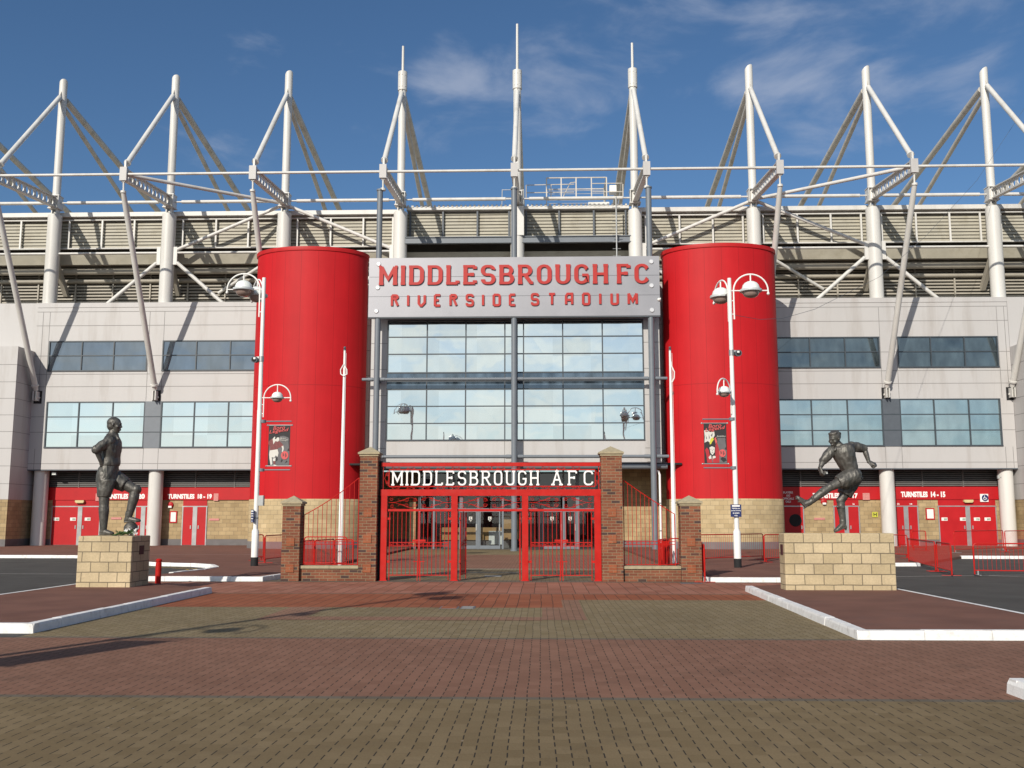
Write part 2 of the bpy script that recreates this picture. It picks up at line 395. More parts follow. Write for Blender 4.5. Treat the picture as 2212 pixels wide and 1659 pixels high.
    mw = n.new('ShaderNodeMapRange'); mw.inputs[1].default_value = .3; mw.inputs[2].default_value = .7; mw.inputs[3].default_value = .82; mw.inputs[4].default_value = 1.1; l.new(nw.outputs['Fac'], mw.inputs[0])
    h2 = n.new('ShaderNodeVectorMath'); h2.operation = 'SCALE'; l.new(mx.outputs[0], h2.inputs[0]); l.new(mw.outputs[0], h2.inputs['Scale'])
    l.new(h2.outputs[0], b.inputs['Base Color'])
    bp = n.new('ShaderNodeBump'); bp.inputs['Strength'].default_value = bump; bp.inputs['Distance'].default_value = .012
    iv = n.new('ShaderNodeMath'); iv.operation = 'MULTIPLY_ADD'; iv.inputs[1].default_value = -1.6; l.new(bt.outputs['Fac'], iv.inputs[0]); l.new(nz.outputs['Fac'], iv.inputs[2])
    l.new(iv.outputs[0], bp.inputs['Height']); l.new(bp.outputs[0], b.inputs['Normal'])
    return m
def paver(name, ca, cb_, jw=.0105, jd=.0, pw=.112, ph=.22, joint=(.034, .027, .020), rj=.10, var=.18, nib=.62):
    """paving blocks: open dark joints along the view direction, close joints across it"""
    m, t, n, l, b = new_mat(name); b.inputs['Roughness'].default_value = .9; b.inputs['Specular IOR Level'].default_value = .2
    g = n.new('ShaderNodeNewGeometry'); sx = n.new('ShaderNodeSeparateXYZ'); l.new(g.outputs['Position'], sx.inputs[0])
    def mt(op, a, bb=None, c=None):
        q = n.new('ShaderNodeMath'); q.operation = op
        for i, vv in enumerate((a, bb, c)):
            if vv is None: continue
            if isinstance(vv, (int, float)): q.inputs[i].default_value = vv
            else: l.new(vv, q.inputs[i])
        return q.outputs[0]
    wz = n.new('ShaderNodeTexNoise'); wz.inputs['Scale'].default_value = .8; l.new(g.outputs['Position'], wz.inputs['Vector'])
    yw = mt('MULTIPLY_ADD', wz.outputs['Fac'], .05, sx.outputs[1]); xw = mt('MULTIPLY_ADD', wz.outputs['Fac'], -.05, sx.outputs[0])
    xx = mt('DIVIDE', xw, pw); col = mt('FLOOR', xx); fx = mt('FRACT', xx)
    yy = mt('MULTIPLY_ADD', mt('MODULO', mt('ABSOLUTE', col), 2.0), .5, mt('DIVIDE', yw, ph)); row = mt('FLOOR', yy); fy = mt('FRACT', yy)
    open_ = mt('LESS_THAN', fy, nib); jx = mt('MULTIPLY', mt('LESS_THAN', fx, jw/pw), mt('MULTIPLY_ADD', open_, 1-jd, jd)); jy = mt('MULTIPLY', mt('LESS_THAN', mt('FRACT', mt('ADD', fy, .12)), .012/ph), rj)
    j = mt('MAXIMUM', jx, jy)
    cid = n.new('ShaderNodeCombineXYZ'); l.new(col, cid.inputs[0]); l.new(row, cid.inputs[1])
    wn_ = n.new('ShaderNodeTexWhiteNoise'); l.new(cid.outputs[0], wn_.inputs['Vector'])
    nz = n.new('ShaderNodeTexNoise'); nz.inputs['Scale'].default_value = 60; nz.inputs['Detail'].default_value = 4; l.new(g.outputs['Position'], nz.inputs['Vector'])
    nb = n.new('ShaderNodeTexNoise'); nb.inputs['Scale'].default_value = .45; nb.inputs['Detail'].default_value = 7; l.new(g.outputs['Position'], nb.inputs['Vector'])
    mx = n.new('ShaderNodeMixRGB'); l.new(wn_.outputs['Value'], mx.inputs['Fac']); mx.inputs['Color1'].default_value = (*ca, 1); mx.inputs['Color2'].default_value = (*cb_, 1)
    sc = mt('MULTIPLY', mt('MULTIPLY_ADD', nz.outputs['Fac'], var*2.2, 1-var*1.1), mt('MULTIPLY_ADD', nb.outputs['Fac'], .5, .75))
    hs = n.new('ShaderNodeVectorMath'); hs.operation = 'SCALE'; l.new(mx.outputs[0], hs.inputs[0]); l.new(sc, hs.inputs['Scale'])
    ns = n.new('ShaderNodeTexNoise'); ns.inputs['Scale'].default_value = 1.7; ns.inputs['Detail'].default_value = 9; ns.inputs['Roughness'].default_value = .7; l.new(g.outputs['Position'], ns.inputs['Vector'])
    st = n.new('ShaderNodeMapRange'); st.inputs[1].default_value = .56; st.inputs[2].default_value = .74; st.inputs[4].default_value = .42; l.new(ns.outputs['Fac'], st.inputs[0])
    ms = n.new('ShaderNodeMixRGB'); l.new(st.outputs[0], ms.inputs['Fac']); l.new(hs.outputs[0], ms.inputs['Color1']); ms.inputs['Color2'].default_value = (.075, .058, .042, 1)
    vo = n.new('ShaderNodeTexVoronoi'); vo.inputs['Scale'].default_value = 2.6; l.new(g.outputs['Position'], vo.inputs['Vector'])
    mg = n.new('ShaderNodeMixRGB'); l.new(mt('MULTIPLY', mt('LESS_THAN', vo.outputs['Distance'], .032), .75), mg.inputs['Fac']); l.new(ms.outputs[0], mg.inputs['Color1']); mg.inputs['Color2'].default_value = (.34, .30, .24, 1)
    m2 = n.new('ShaderNodeMixRGB'); l.new(j, m2.inputs['Fac']); l.new(mg.outputs[0], m2.inputs['Color1']); m2.inputs['Color2'].default_value = (*joint, 1)
    l.new(m2.outputs[0], b.inputs['Base Color'])
    bp = n.new('ShaderNodeBump'); bp.inputs['Strength'].default_value = .25; bp.inputs['Distance'].default_value = .006
    l.new(nz.outputs['Fac'], bp.inputs['Height']); l.new(bp.outputs[0], b.inputs['Normal'])
    return m
def glass(name, tint, refl, base, wob=.012, rough=.015):
    m, t, n, l, b = new_mat(name); n.remove(b); out = n['Material Output']
    gl = n.new('ShaderNodeBsdfGlossy'); gl.inputs['Color'].default_value = (*tint, 1); gl.inputs['Roughness'].default_value = rough
    df = n.new('ShaderNodeBsdfDiffuse'); df.inputs['Color'].default_value = (*base, 1)
    g = n.new('ShaderNodeNewGeometry'); nz = n.new('ShaderNodeTexNoise'); nz.inputs['Scale'].default_value = .55; l.new(g.outputs['Position'], nz.inputs['Vector'])
    bp = n.new('ShaderNodeBump'); bp.inputs['Strength'].default_value = wob*8; bp.inputs['Distance'].default_value = .05; l.new(nz.outputs['Fac'], bp.inputs['Height']); l.new(bp.outputs[0], gl.inputs['Normal'])
    # rooms and blinds dimly seen behind, each pane a little different
    sx = n.new('ShaderNodeSeparateXYZ'); l.new(g.outputs['Position'], sx.inputs[0])
    fx = n.new('ShaderNodeMath'); fx.operation = 'MULTIPLY'; fx.inputs[1].default_value = .497; l.new(sx.outputs[0], fx.inputs[0]); ff = n.new('ShaderNodeMath'); ff.operation = 'FLOOR'; l.new(fx.outputs[0], ff.inputs[0])
    fz = n.new('ShaderNodeMath'); fz.operation = 'MULTIPLY'; fz.inputs[1].default_value = 1.08; l.new(sx.outputs[2], fz.inputs[0]); fg = n.new('ShaderNodeMath'); fg.operation = 'FLOOR'; l.new(fz.outputs[0], fg.inputs[0])
    cv = n.new('ShaderNodeCombineXYZ'); l.new(ff.outputs[0], cv.inputs[0]); l.new(fg.outputs[0], cv.inputs[1]); wnn = n.new('ShaderNodeTexWhiteNoise'); l.new(cv.outputs[0], wnn.inputs['Vector'])
    nr = n.new('ShaderNodeTexNoise'); nr.inputs['Scale'].default_value = 1.3; nr.inputs['Detail'].default_value = 3; mpp = n.new('ShaderNodeMapping'); mpp.inputs['Scale'].default_value = (1.6, 1, .7); l.new(g.outputs['Position'], mpp.inputs['Vector']); l.new(mpp.outputs[0], nr.inputs['Vector'])
    mr = n.new('ShaderNodeMapRange'); mr.inputs[1].default_value = .35; mr.inputs[2].default_value = .7; mr.inputs[3].default_value = .5; mr.inputs[4].default_value = 2.6; l.new(nr.outputs['Fac'], mr.inputs[0])
    sc_ = n.new('ShaderNodeVectorMath'); sc_.operation = 'SCALE'; sc_.inputs[0].default_value = base; l.new(mr.outputs[0], sc_.inputs['Scale']); l.new(sc_.outputs[0], df.inputs['Color'])
    mf = n.new('ShaderNodeMapRange'); mf.inputs[3].default_value = refl*.90; mf.inputs[4].default_value = min(1, refl*1.05); l.new(wnn.outputs['Value'], mf.inputs[0])
    mx = n.new('ShaderNodeMixShader'); l.new(mf.outputs[0], mx.inputs[0]); l.new(df.outputs[0], mx.inputs[1]); l.new(gl.outputs[0], mx.inputs[2]); l.new(mx.outputs[0], out.inputs['Surface'])
    return m
def clear_glass(name, tint=(.75, .8, .8), refl=.10):
    m, t, n, l, b = new_mat(name); n.remove(b); out = n['Material Output']
    gl = n.new('ShaderNodeBsdfGlossy'); gl.inputs['Roughness'].default_value = .01
    tr = n.new('ShaderNodeBsdfTransparent'); tr.inputs['Color'].default_value = (*tint, 1)
    mx = n.new('ShaderNodeMixShader'); mx.inputs[0].default_value = refl; l.new(tr.outputs[0], mx.inputs[1]); l.new(gl.outputs[0], mx.inputs[2]); l.new(mx.outputs[0], out.inputs['Surface'])
    return m
M = {}
M['white'] = pbr('white_steel', (.64, .63, .60), .45, var=.06, scale=1.2, dirt=(.40, .37, .32), dscale=.9, streak=True)
M['stay'] = pbr('weathered_white_steel', (.56, .52, .46), .55, var=.10, scale=2, dirt=(.22, .19, .14), dscale=1.6, streak=True)
M['clad'] = pbr('pale_grey_cladding', (.478, .465, .458), .5, var=.04, scale=.6, dirt=(.345, .315, .29), dscale=1.1, streak=True)
M['joint'] = pbr('cladding_joint', (.21, .20, .195), .8, var=.1)
M['beige'] = pbr('beige_sheet', (.395, .37, .30), .6, var=.08, scale=1.5, dirt=(.28, .25, .18), dscale=1.2)
M['louv'] = pbr('grey_beige_louvre', (.37, .34, .285), .6, var=.1, scale=1.4)
M['slatline'] = pbr('slat_gap', (.11, .10, .08), .8, var=.1)
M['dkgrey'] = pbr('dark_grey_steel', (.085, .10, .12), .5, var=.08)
M['grey'] = pbr('slate_grey_paint', (.155, .175, .20), .45, var=.05)
M['frame'] = pbr('window_frame_grey', (.05, .062, .075), .4, var=.06)
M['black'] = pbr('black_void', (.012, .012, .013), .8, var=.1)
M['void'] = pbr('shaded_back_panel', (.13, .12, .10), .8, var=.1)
M['dlouv'] = pbr('dark_louvre', (.11, .105, .10), .6, var=.1)
M['red'] = pbr('red_paint', (.46, .012, .014), .45, spec=.3, var=.07, scale=2.5, dirt=(.38, .03, .03), dscale=1.4)
M['gatered'] = pbr('red_gate_paint', (.46, .010, .006), .45, spec=.25, var=.09, scale=6, dirt=(.36, .03, .025), dscale=3)
M['reddoor'] = pbr('red_door', (.44, .010, .014), .5, spec=.3, var=.08, scale=1.6)
M['trim'] = pbr('white_paint', (.80, .79, .76), .5, var=.04)
M['kerb'] = pbr('white_kerb_paint', (.80, .79, .77), .75, var=.06, scale=5, dirt=(.42, .39, .36), dscale=5.5, bump=.3)
M['letter'] = pbr('white_lettering', (.86, .86, .84), .4, var=.02)
M['redletter'] = pbr('red_lettering', (.43, .030, .026), .5, var=.05, spec=.3)
M['sheet'] = pbr('brushed_sheet_metal', (.30, .30, .325), .42, metal=.35, var=.07, scale=.55)
M['sheetlight'] = pbr('pale_stud', (.62, .62, .64), .35, metal=.3, var=.05)
M['bronze'] = pbr('dark_bronze', (.108, .102, .092), .48, metal=.45, var=.30, scale=9, bump=.35, bscale=22, dirt=(.075, .085, .07), dscale=5)
M['cap'] = pbr('capstone', (.36, .305, .20), .9, var=.14, scale=9, bump=.4, bscale=60)
M['tarred'] = pbr('red_brown_tarmac', (.190, .092, .068), .92, var=.16, scale=1.1, bump=.5, bscale=160, dirt=(.14, .085, .073), dscale=.5, spec=.2)
M['asphalt'] = pbr('asphalt', (.078, .074, .068), .92, var=.2, scale=.9, bump=.5, bscale=150, dirt=(.066, .064, .06), dscale=.35, spec=.25)
M['concrete'] = pbr('concrete', (.28, .27, .25), .9, var=.12, scale=4, bump=.3)
M['plinthband'] = pbr('grey_plinth_band', (.15, .14, .14), .85, var=.12, scale=3)
M['yellow'] = pbr('yellow_line', (.45, .30, .05), .8, var=.2, scale=8)
M['galv'] = pbr('galvanised_steel', (.38, .39, .39), .4, metal=.5, var=.1)
M['wood'] = pbr('light_wood', (.42, .24, .10), .5, var=.1)
M['blue'] = pbr('navy_sign', (.010, .022, .11), .5, var=.05)
M['screen'] = pbr('banner_dark', (.022, .020, .022), .7, var=.1)
M['bgrey'] = pbr('banner_grey', (.13, .125, .13), .7, var=.15)
M['bwhite'] = pbr('banner_cream', (.62, .60, .55), .7, var=.05)
M['bmaroon'] = pbr('banner_maroon', (.19, .055, .055), .7, var=.2, scale=20)
M['bpink'] = pbr('banner_pink_red', (.62, .10, .10), .7, var=.1)
M['bred'] = pbr('banner_red', (.40, .02, .03), .7, var=.15)
M['byel'] = pbr('banner_yellow', (.55, .55, .06), .7, var=.1)
M['green'] = pbr('leaf_green', (.05, .10, .025), .7, var=.2)
M['lampwhite'] = pbr('pale_lamp_paint', (.78, .82, .78), .35, var=.05)
M['lamprim'] = pbr('lamp_rim_grey', (.52, .55, .56), .4, var=.05)
M['bowl'] = pbr('lamp_bowl', (.30, .22, .19), .08, var=.1, spec=.8)
M['maroon'] = pbr('maroon_wall', (.06, .012, .014), .7, var=.1)
M['sand'] = brick('buff_stone_blocks', (.42, .315, .175), (.50, .385, .225), (.20, .165, .11), .45, .232, .007, 'cyl', var=.12, bump=.35)
M['sandw'] = brick('buff_stone_wall', (.36, .265, .145), (.45, .34, .19), (.17, .14, .095), .45, .232, .008, var=.12, bump=.35)
M['plinth'] = brick('plinth_stone', (.46, .365, .225), (.56, .45, .29), (.19, .155, .105), .405, .222, .009, var=.2, bump=.9)
M['brick'] = brick('red_brick', (.165, .058, .034), (.25, .092, .050), (.255, .185, .115), .225, .075, .008, var=.22, dark=(.075, .045, .04))
M['relief'] = brick('orange_brick', (.26, .078, .036), (.33, .105, .048), (.30, .22, .14), .225, .075, .004, var=.2)
M['olive'] = paver('olive_pavers', (.172, .124, .064), (.215, .158, .086))
M['oliveb'] = paver('olive_pavers_far', (.195, .150, .080), (.235, .185, .108), jw=.0095)
M['pinkish'] = paver('red_brown_pavers', (.205, .104, .068), (.245, .128, .086))
M['pinkline'] = paver('pink_pavers', (.225, .125, .08), (.265, .15, .10))
M['redpave'] = paver('deep_red_slabs', (.255, .080, .038), (.305, .104, .052), jw=.012, pw=.225, ph=.45, rj=.45, nib=1.0)
M['redslab'] = paver('worn_red_slabs', (.270, .108, .068), (.345, .155, .105), jw=.013, pw=.30, ph=.60, rj=.5, var=.24, nib=1.0)
M['greyrow'] = paver('grey_pavers', (.125, .105, .078), (.155, .132, .10))
M['cream'] = paver('cream_pavers', (.25, .225, .165), (.29, .26, .19), jw=.009)
M['g_low_l'] = glass('mirror_glass', (.93, 1.0, .98), .86, (.05, .06, .06))
M['g_up_l'] = glass('blue_grey_glass', (.80, .90, 1.0), .30, (.016, .022, .03))
M['g_low_r'] = glass('dimmed_mirror_glass', (.80, .91, .92), .58, (.04, .06, .065))  # right-wing copy of the mirror glass, duller sky reflection put into the material
M['g_up_r'] = glass('dark_glass', (.80, .93, 1.0), .17, (.018, .026, .03))
M['g_mid'] = glass('entrance_mirror_glass', (.94, 1.0, .98), .82, (.05, .06, .06), wob=.02)
M['g_band'] = glass('slate_glass', (.7, .85, 1.0), .16, (.035, .05, .065))
M['g_door'] = clear_glass('clear_glass')
# red drum cladding: sheet seams round the cylinder
def drum_mat():
    m, t, n, l, b = new_mat('red_drum_cladding'); b.inputs['Roughness'].default_value = .55; b.inputs['Specular IOR Level'].default_value = .18
    tcn = n.new('ShaderNodeTexCoord'); sx = n.new('ShaderNodeSeparateXYZ'); l.new(tcn.outputs['Object'], sx.inputs[0])
    def mt(op, a, bb=None, c=None):
        q = n.new('ShaderNodeMath'); q.operation = op
        for i, vv in enumerate((a, bb, c)):
            if vv is None: continue
            if isinstance(vv, (int, float)): q.inputs[i].default_value = vv
            else: l.new(vv, q.inputs[i])
        return q.outputs[0]
    u = mt('MULTIPLY', mt('ARCTAN2', sx.outputs[0], mt('MULTIPLY', sx.outputs[1], 1/.665)), 21/(2*pi)); fu = mt('FRACT', mt('ADD', u, .33))
    sv = mt('LESS_THAN', fu, .022); sh = mt('LESS_THAN', mt('ABSOLUTE', mt('SUBTRACT', sx.outputs[2], 8.62)), .022)
    j = mt('MAXIMUM', sv, mt('MULTIPLY', sh, .7))
    nz = n.new('ShaderNodeTexNoise'); nz.inputs['Scale'].default_value = .7; nz.inputs['Detail'].default_value = 6; l.new(tcn.outputs['Object'], nz.inputs['Vector'])
    pid = n.new('ShaderNodeTexWhiteNoise'); pid.noise_dimensions = '1D'; l.new(mt('FLOOR', mt('ADD', u, .33)), pid.inputs['W'])
    mps = n.new('ShaderNodeMapping'); mps.inputs['Scale'].default_value = (3, 3, .16); l.new(tcn.outputs['Object'], mps.inputs['Vector']); nst = n.new('ShaderNodeTexNoise'); nst.inputs['Scale'].default_value = 1.6; nst.inputs['Detail'].default_value = 6; l.new(mps.outputs[0], nst.inputs['Vector'])
    k = mt('MULTIPLY', mt('MULTIPLY', mt('MULTIPLY_ADD', nz.outputs['Fac'], .24, .88), mt('MULTIPLY_ADD', pid.outputs['Value'], .12, .94)), mt('MULTIPLY_ADD', nst.outputs['Fac'], .22, .89))
    hs = n.new('ShaderNodeVectorMath'); hs.operation = 'SCALE'; hs.inputs[0].default_value = (.47, .0125, .017); l.new(k, hs.inputs['Scale'])
    mx = n.new('ShaderNodeMixRGB'); l.new(mt('MULTIPLY', j, .48), mx.inputs['Fac']); l.new(hs.outputs[0], mx.inputs['Color1']); mx.inputs['Color2'].default_value = (.12, .006, .008, 1)
    l.new(mx.outputs[0], b.inputs['Base Color'])
    bp = n.new('ShaderNodeBump'); bp.inputs['Strength'].default_value = .12; bp.inputs['Distance'].default_value = .05; l.new(nz.outputs['Fac'], bp.inputs['Height']); l.new(bp.outputs[0], b.inputs['Normal'])
    return m
M['drum'] = drum_mat()

# ================================================================== THE SETTING
def sheet(name, mat, poly, z, thick=None):
    b = MB()
    if thick is None: b.add([(x, y, z) for x, y in poly], [tuple(range(len(poly)))])
    else: b.prism(poly, lambda u, v, d: (u, v, d), z-thick, z)
    return struct(b.build(name, mat, smooth=False))
def rect(x0, x1, y0, y1): return [(x0, y0), (x1, y0), (x1, y1), (x0, y1)]
sheet('ground', M['asphalt'], rect(-400, 400, -300, 500), 0.0)
# paved approach: bands of coloured blocks, one mesh
b = MB()
mats = [M['olive'], M['pinkish'], M['redpave'], M['redslab'], M['greyrow'], M['pinkline'], M['oliveb'], M['cream']]
def band(mi, x0, x1, y0, y1, z=.004):
    b.m = mi; b.add([(x0, y0, z), (x1, y0, z), (x1, y1, z), (x0, y1, z)], [(0, 1, 2, 3)])
band(1, -40, 40, -12, 1.2); band(0, -40, 40, 1.2, 9.2); band(4, -40, 40, 9.2, 9.32); band(1, -40, 40, 9.32, 13.72)
band(4, -5.8, 5.8, 13.72, 13.86); band(6, -5.8, 5.8, 13.86, 18.55)
band(2, -5.9, 1.78, 18.55, 21.9); band(6, 1.78, 5.9, 18.55, 20.35); band(2, 1.78, 5.9, 20.35, 21.9)
band(4, -5.9, 5.9, 21.9, 22.02); band(3, -9.4, 9.2, 22.02, 25.95); band(4, -9.4, 9.2, 25.95, 26.75)
band(6, -5.65, 5.65, 26.75, 30.4); band(7, -5.65, 5.65, 30.4, 30.9); band(6, -5.65, 5.65, 30.9, 32.6); band(7, -5.65, 5.65, 32.6, 33.1)
band(1, -5.65, 5.65, 33.1, 46); band(6, -5.65, 5.65, 46, 53.5)
band(5, 1.40, 2.12, 16.3, 18.547, .008); band(5, 1.783, 2.12, 18.547, 20.3, .008); band(5, -3.2, 1.397, 16.2, 16.75, .008); band(5, -3.2, -2.5, 16.753, 18.54, .008)
struct(b.build('plaza_paving', mats, smooth=False))
# raised red-brown pavements and islands
left_pav = [(-60, 42.2), (-18, 41.7), (-12.2, 34.9), (-10.6, 34.3), (-9.5, 33.3), (-8.9, 31.8), (-8.8, 30.2), (-9.05, 28.4), (-9.35, 27), (-9.3, 26.25), (-5.95, 26.25), (-5.72, 27.6), (-5.65, 53.5), (-5.65, 58.4), (-60, 58.4)]
right_pav = [(5.65, 58.4), (5.65, 26.25), (9.3, 26.25), (10.4, 28), (13.3, 35.2), (14.4, 35.4), (18.7, 42.1), (60, 41.2), (60, 58.4)]
sheet('pavement', M['tarred'], left_pav, .10, .1); sheet('pavement', M['tarred'], right_pav, .10, .1)
sheet('forecourt_apron', M['greyrow'], rect(-5.6, 5.6, 53.5, 60), .006)
sheet('traffic_island', M['tarred'], [(-5.95, 14.35), (-5.95, 22.0), (-9.5, 25.2), (-9.5, 14.35)], .11, .11)
sheet('traffic_island', M['tarred'], [(5.75, 13.95), (9.13, 13.95), (9.13, 22.6), (9.3, 25.4), (6.06, 22.9)], .11, .11)
sheet('traffic_island', M['tarred'], [(5.86, 2.0), (14, 2.0), (14, 9.5), (5.86, 9.5)], .11, .11)
def kerb(pts, h=.125, wd=.16, seg=.915, gap=.006, cham=.018, mat='kerb'):
    """kerb stones laid along a line, outer (painted) side on the right of the direction of travel"""
    b = MB()
    for (p, q) in zip(pts[:-1], pts[1:]):
        p = Vector((*p, 0)); q = Vector((*q, 0)); Ln = (q-p).length; d = (q-p).normalized(); nrm = Vector((d.y, -d.x, 0))
        k = max(1, round(Ln/seg))
        for i in range(k):
            a = p+d*(Ln*i/k+gap/2); c = p+d*(Ln*(i+1)/k-gap/2); hh = h+random.uniform(-.004, .004); o = random.uniform(-.004, .004)
            pr = [(o, -.02), (o+.012, hh-cham*1.6), (o+cham*1.3, hh), (wd, hh), (wd, -.02)]
            pr = [(-u, z) for u, z in pr]
            b.add([a+nrm*u+Vector((0, 0, z)) for u, z in pr]+[c+nrm*u+Vector((0, 0, z)) for u, z in pr],
                  [(0, 1, 2, 3, 4), (9, 8, 7, 6, 5)]+[(j, j+5, (j+1) % 5+5, (j+1) % 5) for j in range(5)])
    return struct(b.build('kerb', M[mat], smooth=False))
kerb([(-14, 14.25), (-5.80, 14.22)], .135)
kerb([(-5.80, 14.22), (-5.82, 22.0)], .135)
kerb([(5.95, 22.9), (5.62, 13.80)], .125)
kerb([(5.62, 13.80), (9.2, 13.80)], .125)
kerb([(-9.3, 26.12), (-5.86, 26.12)], .125); kerb([(-5.86, 26.12), (-5.66, 27.6)], .12)
kerb([(5.60, 26.12), (9.2, 26.12)], .125); kerb([(5.52, 26.9), (5.60, 26.12)], .12)
kerb([(-60, 42.05), (-18, 41.55), (-12.2, 34.75), (-10.6, 34.15), (-9.6, 33.2)], .12)
kerb([(-9.6, 33.2), (-9.02, 31.8), (-8.92, 30.2), (-9.2, 28.4)], .12, seg=.5)
kerb([(13.2, 35.15), (14.45, 35.25)], .12); kerb([(18.6, 41.95), (60, 41.05)], .12)
kerb([(5.70, 9.66), (5.70, 2.0)], .14, cham=.03); kerb([(14, 9.66), (5.72, 9.66)], .14)
def line_mark(pts, wd, mat, z=.0045):
    b = MB()
    for p, q in zip(pts[:-1], pts[1:]):
        p = Vector((*p, z)); q = Vector((*q, z)); d = (q-p).normalized(); n_ = Vector((-d.y, d.x, 0))*wd/2
        b.add([p-n_, q-n_, q+n_, p+n_], [(0, 1, 2, 3)])
    return struct(b.build('road_marking', mat, smooth=False))
M['mark'] = pbr('worn_road_paint', (.50, .48, .43), .8, var=.15, scale=9, dirt=(.16, .15, .14), dscale=5)
line_mark([(-9.44, 14.4), (-9.44, 25.1)], .10, M['kerb'], .1145); line_mark([(9.07, 14.0), (9.08, 23.4)], .10, M['kerb'], .1145)
line_mark([(9.6, 28.5), (16, 29.9), (30, 32.2)], .08, M['mark']); line_mark([(14.2, 29.4), (17.2, 26.9), (20.4, 24.2)], .08, M['mark'])
line_mark([(-40, 30.6), (-10.2, 29.4)], .08, M['mark'])
line_mark([(-14, 34.2), (-11.9, 34.05), (-10.7, 33.6), (-9.9, 32.7), (-9.35, 31.5)], .07, M['yellow']); line_mark([(-14, 33.9), (-11.9, 33.75), (-10.9, 33.3), (-10.15, 32.5), (-9.6, 31.4)], .07, M['yellow'])
line_mark([(-17.8, 43.5), (-5.7, 42.6)], .06, M['mark'], .1045); line_mark([(18.3, 44.5), (27, 47)], .06, M['mark'], .1045); line_mark([(14, 43.6), (18.2, 44.4)], .06, M['mark'], .1045)
# manhole plates
def manhole(x, y, wx, wy, lab, z=.004, mat='concrete'):
    t = thing('manhole_cover', lab, 'manhole cover', (x, y, 0))
    b = MB(); b.box(x-wx/2, x+wx/2, y-wy/2, y+wy/2, z-.03, z+.005); b.build('frame', M['dkgrey'], t)
    b = MB(); b.box(x-wx/2+.03, x+wx/2-.03, y-wy/2+.03, y+wy/2-.03, z, z+.009); b.build('lid', M[mat], t)
g = gr(985, 1313); manhole(g.x-.12, g.y, .34, .5, 'reddish block-filled manhole lid in the paving before the middle gate', mat='redletter' if 0 else 'relief')
manhole(g.x+.22, g.y, .26, .5, 'pale concrete manhole lid beside the reddish lid in the paving before the gate', mat='concrete')
g = gr(1490, 1259); manhole(g.x, g.y-.25, .55, .35, 'dark drain plate at the foot of the short brick pillar right of the gates', .004, 'dkgrey')
g = gr(1065, 1245); manhole(g.x, g.y, .5, .4, 'small grey plate in the forecourt just inside the open middle gate', .004, 'galv')

# ================================================================== STADIUM BUILDING
BAY = 7.067; YF = 57.4; YM = 58.07; YO = 51.4
ZP = 14.40
bld = thing('stadium_building', 'long pale grey stadium stand with banded windows, louvred upper tier and red turnstile doors', 'stadium', (0, YF, 0))
def joint_h(b, x0, x1, z, y=YF): b.m = 1; b.box(x0, x1, y-.006, y+.01, z-.014, z+.014); b.m = 0
def joint_v(b, x, z0, z1, y=YF): b.m = 1; b.box(x-.013, x+.013, y-.0055, y+.01, z0, z1); b.m = 0
UZ0, UZ1, LZ0, LZ1, SOF = 10.26, 12.10, 5.73, 8.47, 4.49
wings = [(-1, [(-27.80, -21.86), (-20.98, -9.0)], [(-27.72, -21.83), (-20.90, -9.0)], (-28.62, -8.5)),
         (1, [(9.0, 20.98), (21.99, 27.74)], [(9.0, 20.99), (21.93, 27.66)], (8.5, 28.4))]
def win(x0, x1, z0, z1, mulx, mulz, pane, y=YF, fr=.07):
    b = MB(); d0, d1 = y-.035, y+.06
    b.box(x0, x1, d0, d1, z1-fr, z1); b.box(x0, x1, d0-.02, d1, z0, z0+fr*1.15)
    b.box(x0, x0+fr, d0+.001, d1, z0+fr*1.15, z1-fr); b.box(x1-fr, x1, d0+.001, d1, z0+fr*1.15, z1-fr)
    zs = [z0+fr*1.15]+[z for z in mulz]+[z1-fr]; xs = [x0+fr]+[x for x in mulx]+[x1-fr]
    for x in mulx: b.box(x-.032, x+.032, d0+.004, d1, z0+fr*1.15, z1-fr)
    for z in mulz:
        for a, c in zip(xs[:-1], xs[1:]):
            b.box(a+(.032 if a in mulx else 0), c-(.032 if c in mulx else 0), d0+.008, d1, z-.026, z+.026)
    f = b.build('window', M['frame'], bld)
    p = MB()
    for a, c in zip(xs[:-1], xs[1:]):
        for e, g in zip(zs[:-1], zs[1:]):
            # every pane sits a hair out of true, as real glazing does
            t = [random.uniform(-.004, .004) for _ in range(3)]
            p.add([(a, y+.03+t[0], e), (c, y+.03+t[1], e), (c, y+.03+t[1]+t[2], g), (a, y+.03+t[0]+t[2], g)], [(0, 1, 2, 3)])
    p.build('pane', pane, f, smooth=False)
    return f
